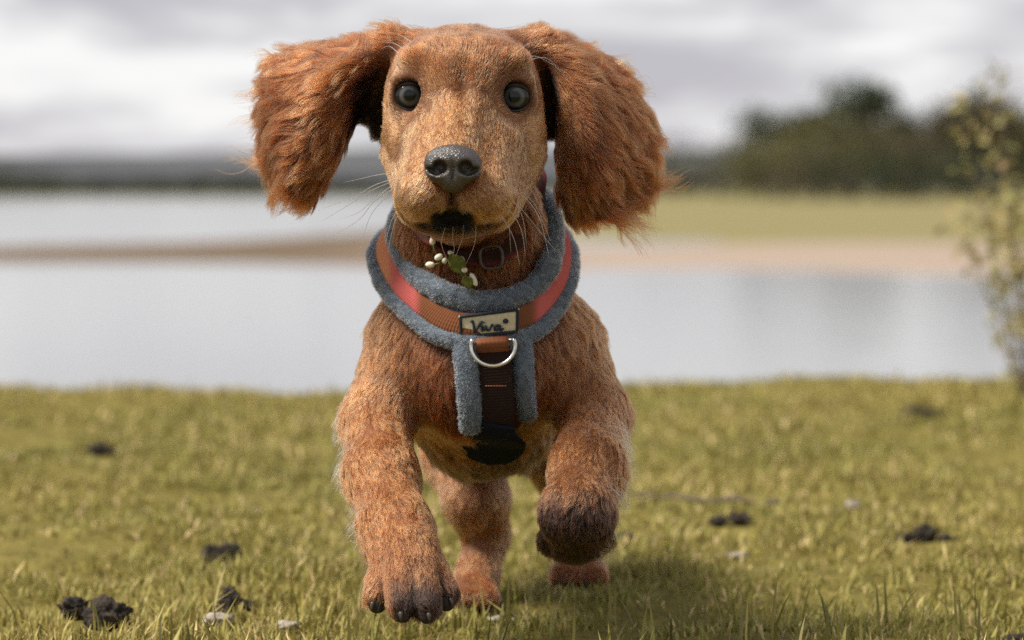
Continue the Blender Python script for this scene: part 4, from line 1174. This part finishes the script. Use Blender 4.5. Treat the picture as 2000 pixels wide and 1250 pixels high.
# --- plant the strands
g4 = np.random.default_rng(11)
tri = np.concatenate([BF[:, [0, 1, 2]], BF[:, [0, 2, 3]]])
ar = np.linalg.norm(np.cross(BV[tri[:, 1]] - BV[tri[:, 0]], BV[tri[:, 2]] - BV[tri[:, 0]]), axis=1) / 2
pw = ar * 1e6 * DEN[tri].mean(1)
NH = int(pw.sum())
pick = g4.choice(len(tri), NH, p=pw / pw.sum())
bc = g4.dirichlet((1, 1, 1), NH)
def ip(a): return (a[tri[pick]] * (bc[..., None] if a.ndim == 2 else bc)).sum(1)
root = ip(BV); nrm = unit(ip(BN)); flow = ip(FL); ln = ip(LEN) / 1000; col = ip(CL); earw = ip(EARW); earv = ip(EARV); earu = ip(EARU); headw = ip(HEADW); legw = ip(LEGW); side = ip(EARSIDE)
K = 6
def strands(root, nrm, flow, ln, col, earw, headw, legw, lift=None, clump=None, wav=None, frac=24, seed=5, jit=0.16):
    g = np.random.default_rng(seed); n = len(root)
    # locks drift sideways with slow noise
    tang = unit(flow - nrm * (flow * nrm).sum(1, keepdims=True))
    bino = np.cross(nrm, tang)
    sway = 0.22 * wavy(root, 0.020, 41) + 0.14 * wavy(root, 0.008, 42)
    sway = np.where(earw > 0.3, 0.26 * wavy(root, 0.034, 49) + 0.05 * wavy(root, 0.010, 42), sway)
    sway = sway * np.where(headw > 0.5, 0.6, 1.0) * (1 + 0.3 * earw)
    tang = unit(tang + bino * (sway + g.normal(size=n) * jit * (1 - 0.45 * earw))[:, None]); bino = np.cross(nrm, tang)
    if lift is None: lift = np.where(headw > 0.5, 0.21, 0.25) - 0.06 * earw + np.where(headw > 0.5, 0.03, 0.09) * wavy(root, 0.012, 43) + g.normal(size=n) * 0.06
    lift = np.clip(lift, 0.06, 1.3)
    if clump is None: clump = np.where(headw > 0.5, 0.15, np.clip(0.35 + 40 * (ln - 0.004), 0.35, 0.62)) * (1 + 0.2 * earw) * (1 - 0.15 * earw)
    if wav is None: wav = 0.02 + 0.035 * earw + 0.03 * (1 - headw) * (1 - earw)
    L_ = ln * g.uniform(0.72, 1.22, n) * (1 + 0.22 * wavy(root, 0.014, 44))
    t = np.linspace(0, 1, K)
    ng = max(2, n // frac)
    gi = g.choice(n, ng, replace=False)
    kd = kdtree.KDTree(ng)
    for a, i in enumerate(gi): kd.insert(root[i], a)
    kd.balance()
    own = np.fromiter((kd.find(r)[1] for r in root), int, n)
    ph = g.uniform(0, 6.28, ng); fr = g.uniform(0.7, 1.5, ng)
    ph = np.where(earw > 0.3, 3.0 * wavy(root, 0.030, 50), ph[own]) + g.normal(size=n) * 0.35; fr = np.where(earw > 0.3, 1.1, fr[own])
    base = root - nrm * 0.0001
    cur = (L_[:, None, None] * (tang[:, None] * (t * np.cos(lift)[:, None])[..., None] + nrm[:, None] * (np.sin(lift)[:, None] * (t * (1 - 0.35 * t)))[..., None]))
    wv = (wav * L_)[:, None] * (np.sin(6.28 * fr[:, None] * t[None] + ph[:, None]) - np.sin(ph)[:, None]) * t[None] ** 0.7
    cur = cur + bino[:, None] * wv[..., None] * 1.6 + nrm[:, None] * (wv * 0.5)[..., None]
    cur[:, :, 2] -= (0.10 * L_ * (1 - np.clip(headw, 0, 1)))[:, None] * (t ** 2)[None]
    pts = base[:, None] + cur
    tgt = pts[gi][own]
    cw = (clump[:, None] * t[None] ** 1.3)[..., None]
    pts = pts * (1 - cw) + tgt * cw
    shade = (1 + 0.20 * wavy(root, 0.016, 45) + 0.16 * wavy(root, 0.006, 46) + 0.13 * (1 + 0.9 * earw) * g.normal(size=ng)[own] + 0.10 * g.normal(size=n))
    # streaks that radiate from the nose over the face
    rel = root - nose_c; phi = np.arctan2(rel[:, 2] + 0.01, rel[:, 0]); rr_ = np.linalg.norm(rel, axis=1)
    stk = wavy(np.stack([phi * 9, rr_ * 45, phi * 0], 1), 2.2, 47) + 0.7 * wavy(np.stack([phi * 22, rr_ * 70, phi * 0], 1), 2.2, 48)
    shade = np.where(headw > 0.5, 1 + 0.20 * stk + 0.24 * g.normal(size=n) + 0.06 * wavy(root, 0.02, 45), shade)
    hue = 1 + 0.08 * g.normal(size=(n, 1)) * np.array((0.3, 1, 1.6))
    cc = np.clip(col * np.clip(shade, 0.45, 1.7)[:, None] * hue, 0.004, 0.93)
    return pts, cc, L_
pts = np.zeros((NH, K, 3)); cc = np.zeros((NH, 3))
ie = earw > 0.5
ih = (headw > 0.5) & ~ie
for msk, fr_, sd_ in ((ie, 45, 6), (ih, 20, 4), (~ie & ~ih, 11, 5)):
    pts[msk], cc[msk], _ = strands(root[msk], nrm[msk], flow[msk], ln[msk], col[msk], earw[msk], headw[msk], legw[msk], frac=fr_, seed=sd_)
rad = np.where(headw > 0.5, 0.00012, 0.00012) * g4.uniform(0.75, 1.35, NH)
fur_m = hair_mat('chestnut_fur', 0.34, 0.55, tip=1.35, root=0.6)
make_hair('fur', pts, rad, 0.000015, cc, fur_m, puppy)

# --- long feathering: ear edges, tufts over the ear roots, back of the legs
fe = []
def pick_roots(mask_w, n, seed):
    g = np.random.default_rng(seed)
    w = ar * mask_w[tri].mean(1); pk = g.choice(len(tri), n, p=w / w.sum()); b = g.dirichlet((1, 1, 1), n)
    q = lambda a: (a[tri[pk]] * (b[..., None] if a.ndim == 2 else b)).sum(1)
    return q, g
q, g = pick_roots(EARW * np.clip((EARV - 0.80) / 0.2, 0, 1) + EARW * np.clip((EARU - 0.9) / 0.1, 0, 1) * (EARV > 0.6), 9000, 61)
r_, n_ = q(BV), unit(q(BN)); fl_ = q(FL)
fe.append(strands(r_, n_, fl_ + np.array((0, 0, -0.05)), g.uniform(0.012, 0.026, len(r_)), q(CL) * 0.6 + np.array((0.45, 0.26, 0.13)) * 0.4 * g.random((len(r_), 1)) ** 0.7, q(EARW), q(HEADW), q(LEGW), lift=g.normal(0.12, 0.12, len(r_)), clump=np.full(len(r_), 0.86), wav=np.full(len(r_), 0.13), frac=55, seed=62, jit=0.3))  # ear fringe paled: the look of backlit edges put into its colour
tuft = spot(765, 70, 2.075, 0.016) + spot(1052, 72, 2.075, 0.016) + 0.6 * spot(700, 92, 2.085, 0.02) * (BN[:, 2] > 0) + 0.6 * spot(1110, 95, 2.085, 0.022) * (BN[:, 2] > 0)
q, g = pick_roots(tuft, 2600, 63)
r_, n_ = q(BV), unit(q(BN)); sd = np.where(r_[:, 0] < -0.03, -1.0, 1.0)
fl_ = np.stack([sd * 0.8, np.full(len(r_), 0.5), np.full(len(r_), 0.75)], 1)
fe.append(strands(r_, n_, fl_, g.uniform(0.009, 0.021, len(r_)), q(CL) * 1.1, q(EARW), q(HEADW) * 0, q(LEGW), lift=g.normal(0.6, 0.2, len(r_)), clump=np.full(len(r_), 0.75), wav=np.full(len(r_), 0.08), frac=45, seed=64, jit=0.35))
lf = LEGW * (BV[:, 1] < 2.16) * (BV[:, 2] > 0.05) * (BV[:, 2] < 0.17) * np.clip(np.where(BV[:, 0] < -0.02, -BN[:, 0], BN[:, 0]) - 0.25, 0, 1) * np.clip(BN[:, 1] + 0.5, 0, 1)
q, g = pick_roots(lf, 1500, 65)
r_, n_ = q(BV), unit(q(BN)); sd = np.where(r_[:, 0] < -0.02, -1.0, 1.0)
fl_ = np.stack([sd * 0.55, np.full(len(r_), 0.5), np.full(len(r_), -0.7)], 1)
fe.append(strands(r_, n_, fl_, g.uniform(0.010, 0.024, len(r_)), q(CL) * 0 + np.array((0.55, 0.32, 0.16)), q(EARW), q(HEADW), q(LEGW), lift=g.normal(0.55, 0.15, len(r_)), clump=np.full(len(r_), 0.75), wav=np.full(len(r_), 0.10), frac=30, seed=66, jit=0.3))
stn = (BV[:, 1] < 2.22) * (LEGW < 0.5) * sstep(800, 840, by) * (by < 935) * (np.abs(bx - 955) < 125) * (BN[:, 1] < 0.3) * (np.abs(bx - 962) > 58)
q, g = pick_roots(stn, 5200, 67)
r_, n_ = q(BV), unit(q(BN)); fl_ = np.stack([0.25 * wavy(r_, 0.03, 68), np.full(len(r_), 0.25), np.full(len(r_), -1.0)], 1)
fe.append(strands(r_, n_, fl_, g.uniform(0.008, 0.018, len(r_)), q(CL), q(EARW), q(HEADW), q(LEGW), lift=g.normal(0.5, 0.15, len(r_)), clump=np.full(len(r_), 0.8), wav=np.full(len(r_), 0.07), frac=40, seed=69, jit=0.25))
pts = np.concatenate([a[0] for a in fe]); cc = np.concatenate([a[1] for a in fe])
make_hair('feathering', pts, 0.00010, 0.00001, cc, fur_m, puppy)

# --- whiskers
wh_m = hair_mat('whisker', 0.3, 0.4, tip=1.0, root=0.9)
wk = []
def whisk(p0, p1, p2, p3, Y0, Y1):
    c = catmull([P(*p0, Y0), P(*p1, Y0 * 0.66 + Y1 * 0.34), P(*p2, Y0 * 0.34 + Y1 * 0.66), P(*p3, Y1)], 10)
    wk.append(c)
for w in (((780, 335), (735, 342), (700, 350), (672, 356)), ((775, 348), (735, 360), (690, 384), (620, 412)), ((772, 352), (725, 372), (690, 395), (625, 434)),
          ((768, 360), (735, 385), (700, 415), (660, 430)), ((768, 368), (730, 395), (700, 430), (648, 462)), ((772, 378), (745, 395), (720, 430), (700, 500)),
          ((790, 395), (770, 420), (760, 445), (752, 480)), ((800, 400), (775, 425), (765, 455), (758, 490))):
    whisk(*w, 1.985, 1.995 + 0.03 * random.random())
for w in (((985, 345), (1015, 355), (1040, 375), (1062, 420)), ((975, 358), (1010, 370), (1045, 400), (1075, 470)), ((985, 365), (1025, 385), (1055, 430), (1072, 500)),
          ((975, 375), (1005, 395), (1022, 430), (1028, 480)), ((985, 380), (1015, 405), (1045, 440), (1085, 490)), ((965, 385), (990, 410), (995, 450), (998, 495)),
          ((975, 395), (1003, 420), (1020, 455), (1026, 500)), ((960, 400), (985, 430), (1005, 470), (1015, 520))):
    whisk(*w, 1.960, 1.965 + 0.03 * random.random())
for w in (((905, 440), (904, 460), (898, 480), (890, 500)), ((885, 442), (884, 465), (887, 485), (884, 500)), ((930, 440), (928, 470), (922, 490), (910, 515)), ((870, 445), (862, 470), (866, 490), (880, 520))):
    whisk(*w, 1.958, 1.985)
for w in (((808, 120), (790, 98), (768, 84), (742, 82)), ((805, 122), (780, 105), (760, 90), (742, 97)), ((1002, 128), (1030, 112), (1055, 112), (1100, 140)), ((1000, 130), (1030, 118), (1070, 115), (1112, 160)), ((996, 112), (1015, 96), (1035, 84), (1060, 78)),
          ((820, 108), (810, 90), (795, 76), (775, 66))):
    whisk(*w, 1.998, 2.03)
wk = np.array(wk)
make_hair('whiskers', wk, 0.00021, 0.00005, np.broadcast_to((0.80, 0.66, 0.48), (len(wk), 3)), wh_m, puppy)
print('HAIRS', NH, len(cc))
# ================================================================ turf: blades, clods, stones, litter
grass_m = leaf_mat('grass_blades')
g = np.random.default_rng(200)
CLODS = []
for px_, py_, r_ in ((195, 1238, 46), (150, 1222, 30), (435, 1090, 46), (455, 1200, 46), (1810, 1052, 56), (1425, 1040, 44), (1222, 1050, 20), (1990, 1258, 30), (1800, 808, 50), (195, 898, 24), (425, 1236, 26), (562, 1232, 24), (1665, 1003, 16), (1440, 1085, 22), (975, 1222, 28)):
    gx_, gy_ = ground_at(px_, py_); CLODS.append((gx_, gy_, r_ / FPX * gy_))
def blades(n, y0, y1, hmin, hmax, wid, seed, tall=0.0):
    g = np.random.default_rng(seed)
    y = np.sqrt(g.uniform(y0 ** 2, y1 ** 2, n)); x = g.uniform(-1, 1, n) * (0.30 + 0.30 * y)
    e_ = lawn_edge(x); y = np.where(y > e_ + 0.25, e_ - g.random(n) * 1.2, y)
    patch = n2(x, y, 0.30, 201) + 0.6 * n2(x, y, 0.09, 202)
    keep = g.random(n) < np.clip(0.78 + 0.5 * patch, 0.08, 1)
    x, y, patch = x[keep], y[keep], patch[keep]; n = len(x)
    for (cx_, cy_, cr_) in CLODS:
        far_ = ((x - cx_) / (cr_ * 1.25)) ** 2 + np.where(y < cy_, (y - cy_) / (cr_ * 3.0), (y - cy_) / cr_) ** 2 > 1
        x, y, patch = x[far_], y[far_], patch[far_]
    n = len(x)
    z = height(x, y)
    h = g.uniform(hmin, hmax, n) * np.clip(0.9 + 0.25 * patch, 0.5, 1.5) * np.where(g.random(n) < tall, 1.8, 1.0)
    az = g.uniform(0, 6.28, n); lean = np.abs(g.normal(0.45, 0.35, n))
    d = np.stack([np.cos(az), np.sin(az), np.zeros(n)], 1); s = np.stack([-np.sin(az), np.cos(az), np.zeros(n)], 1)
    tw = g.normal(size=n) * 0.5; s = s * np.cos(tw)[:, None] + np.array((0, 0, 1)) * np.sin(tw)[:, None] * 0.4
    w = wid * g.uniform(0.6, 1.4, n)
    base = np.stack([x, y, z - 0.002], 1); up = np.array((0, 0, 1.0))
    pts = []
    for t, wf in ((0, 0.85), (0.5, 1.0), (1.0, 0.0)):
        c = base + up * (h * t * (1 - 0.25 * lean * t))[:, None] + d * (h * lean * t ** 1.7)[:, None]
        if wf > 0: pts += [c - s * (w * wf / 2)[:, None], c + s * (w * wf / 2)[:, None]]
        else: pts.append(c)
    V = np.stack(pts, 1).reshape(-1, 3)
    kind = g.random(n); c = np.empty((n, 3))
    green = np.array((0.205, 0.198, 0.048)); yel = np.array((0.315, 0.262, 0.078)); straw = np.array((0.52, 0.40, 0.20)); olive = np.array((0.15, 0.125, 0.03))
    drift = np.clip(0.5 + 0.35 * n2(x, y, 0.5, 203), 0, 1)[:, None]
    c[:] = green * (1 - drift) + yel * drift
    c[kind < 0.10] = straw; c[(kind > 0.10) & (kind < 0.22)] = olive
    c *= g.uniform(0.75, 1.5, (n, 1))
    return V, n, np.repeat(c, 5, 0)
VV, FF, CCc, k0 = [], [], [], 0
for args in ((115000, 1.55, 2.6, 0.006, 0.017, 0.0019, 204, 0.05), (105000, 2.6, 3.8, 0.006, 0.017, 0.0028, 205, 0.03), (72000, 3.8, 5.0, 0.006, 0.018, 0.0042, 206, 0.03)):
    V, n, c = blades(*args)
    b0 = k0 + np.arange(n)[:, None] * 5
    FF += (b0 + np.array([[0, 1, 3, 2]])).tolist() + (b0 + np.array([[2, 3, 4]])).tolist()
    VV.append(V); CCc.append(c); k0 += n * 5
grass = mesh_obj('grass', np.concatenate(VV), FF, grass_m, smooth=False); point_colors(grass, np.clip(np.concatenate(CCc), 0.01, 1))
tag(grass, 'short yellow-green turf with straw and moss', 'grass', kind='stuff')
# taller loose blades in front on the right
V, n, c = [], 0, []
for k_ in range(110):
    px = g.uniform(880, 2050) if k_ < 85 else g.uniform(-50, 880); Y = g.uniform(1.98, 2.2); x = (px - 1000) / FPX * Y
    h = g.uniform(0.022, 0.046); az = g.uniform(0, 6.28); ln_ = abs(g.normal(0.3, 0.25)); d = np.array((math.cos(az), math.sin(az), 0)); s = np.array((-d[1], d[0], 0)) * 0.0012
    z = float(height(np.array([x]), np.array([Y]))[0]); b0 = np.array((x, Y, z))
    for t, wf in ((0, 1.0), (0.35, 1.0), (0.7, 0.7)):
        cc_ = b0 + np.array((0, 0, h * t)) + d * h * ln_ * t ** 1.8; V += [cc_ - s * wf, cc_ + s * wf]
    V.append(b0 + np.array((0, 0, h)) + d * h * ln_); c += [np.array(((0.17, 0.16, 0.035), (0.30, 0.26, 0.09), (0.09, 0.08, 0.025))[int(g.integers(3))])] * 7; n += 1
b0 = np.arange(n)[:, None] * 7
F = (b0 + np.array([[0, 1, 3, 2]])).tolist() + (b0 + np.array([[2, 3, 5, 4]])).tolist() + (b0 + np.array([[4, 5, 6]])).tolist()
o = mesh_obj('tall_grass', np.array(V), F, grass_m, smooth=False); point_colors(o, np.array(c)); tag(o, 'loose taller grass blades standing above the turf', 'grass', kind='stuff')

# clods of dark earth
clod_m = noise_mat('dark_earth', (0.014, 0.011, 0.009), (0.055, 0.042, 0.032), 90, 0.9, bump=1.0, bscale=260, bdist=0.003)
def lumpy(size, seed, sub=3, rough=0.32, n_l=1):
    g = np.random.default_rng(seed)
    bm = bmesh.new(); bmesh.ops.create_icosphere(bm, subdivisions=sub, radius=1.0)
    v = np.array([q.co[:] for q in bm.verts]); f = [tuple(x.index for x in q.verts) for q in bm.faces]; bm.free()
    v = v * (1 + rough * wavy(v, 1.1, seed) + rough * 0.7 * wavy(v, 0.5, seed + 1) + rough * 0.35 * wavy(v, 0.22, seed + 2))[:, None]
    return v * np.asarray(size), f
def clod(px, py, pieces, label, seed):
    """a clod made of a few crumbs pressed together: one mesh"""
    x, y = ground_at(px, py); z = float(height(np.array([x]), np.array([y]))[0])
    parts = []
    for i, (dx, dz, sx, sz) in enumerate(pieces):
        sx *= 1.25; sz *= 1.25; v, f = lumpy((sx, sx * 0.8, sz), seed + i * 7, 4); s_ = y / FPX
        parts.append((v + np.array((x + dx * s_, y + (i % 2) * 0.006, z + sz * 0.55 + dz * s_)), f))
    V, F = join(parts)
    o = mesh_obj('earth_clod', V, F, clod_m, origin=(x, y, z)); tag(o, label, 'clod', 'clods of earth on the turf')
def pxm(py, n): return n / FPX * (CAM_Z * FPX / (py - HOR))
clod(210, 1238, [(0, 6, pxm(1238, 30), pxm(1238, 26)), (-20, 0, pxm(1238, 20), pxm(1238, 20)), (18, 14, pxm(1238, 18), pxm(1238, 16))], 'large crumbly black clod with a smaller clod beside it', 300)
clod(150, 1222, [(0, 4, pxm(1222, 20), pxm(1222, 16)), (-16, 0, pxm(1222, 12), pxm(1222, 10))], 'small black clod beside the large crumbly clod', 310)
clod(430, 1090, [(0, 2, pxm(1090, 22), pxm(1090, 16)), (24, 2, pxm(1090, 14), pxm(1090, 17)), (-20, 10, pxm(1090, 12), pxm(1090, 15))], 'two-peaked dark clod alone in the turf beyond the pale stones', 320)
clod(450, 1200, [(0, 8, pxm(1200, 14), pxm(1200, 20)), (30, 0, pxm(1200, 15), pxm(1200, 11)), (-24, 0, pxm(1200, 10), pxm(1200, 8))], 'peaked dark clod just behind the larger pale stone', 330)
clod(1810, 1052, [(0, 4, pxm(1052, 15), pxm(1052, 14)), (-34, 0, pxm(1052, 16), pxm(1052, 8)), (36, -2, pxm(1052, 18), pxm(1052, 8))], 'long low black clod with a raised middle on open turf', 340)
clod(1405, 1040, [(0, 0, pxm(1040, 12), pxm(1040, 8)), (40, 2, pxm(1040, 14), pxm(1040, 10))], 'pair of small dark crumbs joined by a pale root', 350)
clod(1222, 1050, [(0, 0, pxm(1050, 16), pxm(1050, 9))], 'small dark clod beside the puppy raised forepaw', 360)
clod(1990, 1258, [(0, 0, pxm(1258, 26), pxm(1258, 12))], 'black clod half buried under tall blades of grass', 370)
clod(1790, 808, [(0, 0, pxm(808, 26), pxm(808, 9)), (36, 0, pxm(808, 16), pxm(808, 6))], 'faint grey clod far back on the lawn towards the shrub', 380)
clod(195, 898, [(0, 0, pxm(898, 18), pxm(898, 9))], 'small clod alone far back on the lawn near the water edge', 390)
# pale stones
stone_m = noise_mat('pale_stone', (0.22, 0.185, 0.15), (0.44, 0.39, 0.33), 140, 0.9, bump=0.8)
for (px, py, w, h, lab_) in ((425, 1236, 26, 13, 'larger pale stone lying in the turf in front of the peaked clod'), (562, 1232, 22, 8, 'flat pale stone beside the larger pale stone'),
                             (1665, 1003, 13, 9, 'small round white stone on open turf near the long black clod'), (1440, 1085, 20, 6, 'flat greyish stone near the yellow flower'), (975, 1222, 30, 6, 'long pale stone between the puppy paws')):
    x, y = ground_at(px, py); z = float(height(np.array([x]), np.array([y]))[0]); v, f = lumpy((pxm(py, w), pxm(py, w) * 0.7, pxm(py, h)), int(px), 3, 0.26)
    o = mesh_obj('stone', v + np.array((x, y, z + pxm(py, h) * 0.6 + 0.004)), f, stone_m, origin=(x, y, z)); tag(o, lab_, 'stone', 'pale stones in the turf')
# thin fallen twig
tw = []
for px, py in ((1225, 975), (1290, 978), (1340, 985), (1400, 988), (1450, 992), (1520, 990)):
    x, y = ground_at(px, py + 12); tw.append((x, y, 0.013))
tw = catmull(np.array(tw), 30); tw[:, 2] += 0.003 * wavy(tw, 0.05, 5)
v, f = tube(tw, 0.0024 * (1 + 0.2 * wavy(tw, 0.02, 6)), 7); o = mesh_obj('fallen_twig', v, f, bark_m, origin=tuple(tw[0])); tag(o, 'thin dark twig lying across the turf behind the raised forepaw', 'twig')
# yellow flower head
x, y = ground_at(1303, 1120); fl = bpy.data.objects.new('yellow_flower', None); COL.objects.link(fl); fl.location = (x, y, 0); tag(fl, 'small yellow wild flower low in the turf', 'flower')
yel_m = noise_mat('petal_yellow', (0.55, 0.42, 0.03), (0.65, 0.52, 0.05), 200, 0.6)
v, f = tube(np.array([(x, y, 0), (x + 0.002, y, 0.012), (x, y, 0.022)]), 0.0008, 6); mesh_obj('stalk', v, f, grass_m if False else stem_m, fl)
for k_ in range(9):
    a = k_ * 0.698; d = np.array((math.cos(a), math.sin(a), 0.35)); s = np.array((-math.sin(a), math.cos(a), 0)); c0 = np.array((x, y, 0.023))
    mesh_obj('petal', np.array([c0, c0 + d * 0.004 + s * 0.002, c0 + d * 0.008, c0 + d * 0.004 - s * 0.002, c0 + d * 0.004 - np.array((0, 0, 0.0006))]), [(0, 1, 2, 3), (0, 4, 1), (1, 4, 2), (2, 4, 3), (3, 4, 0)], yel_m, fl)
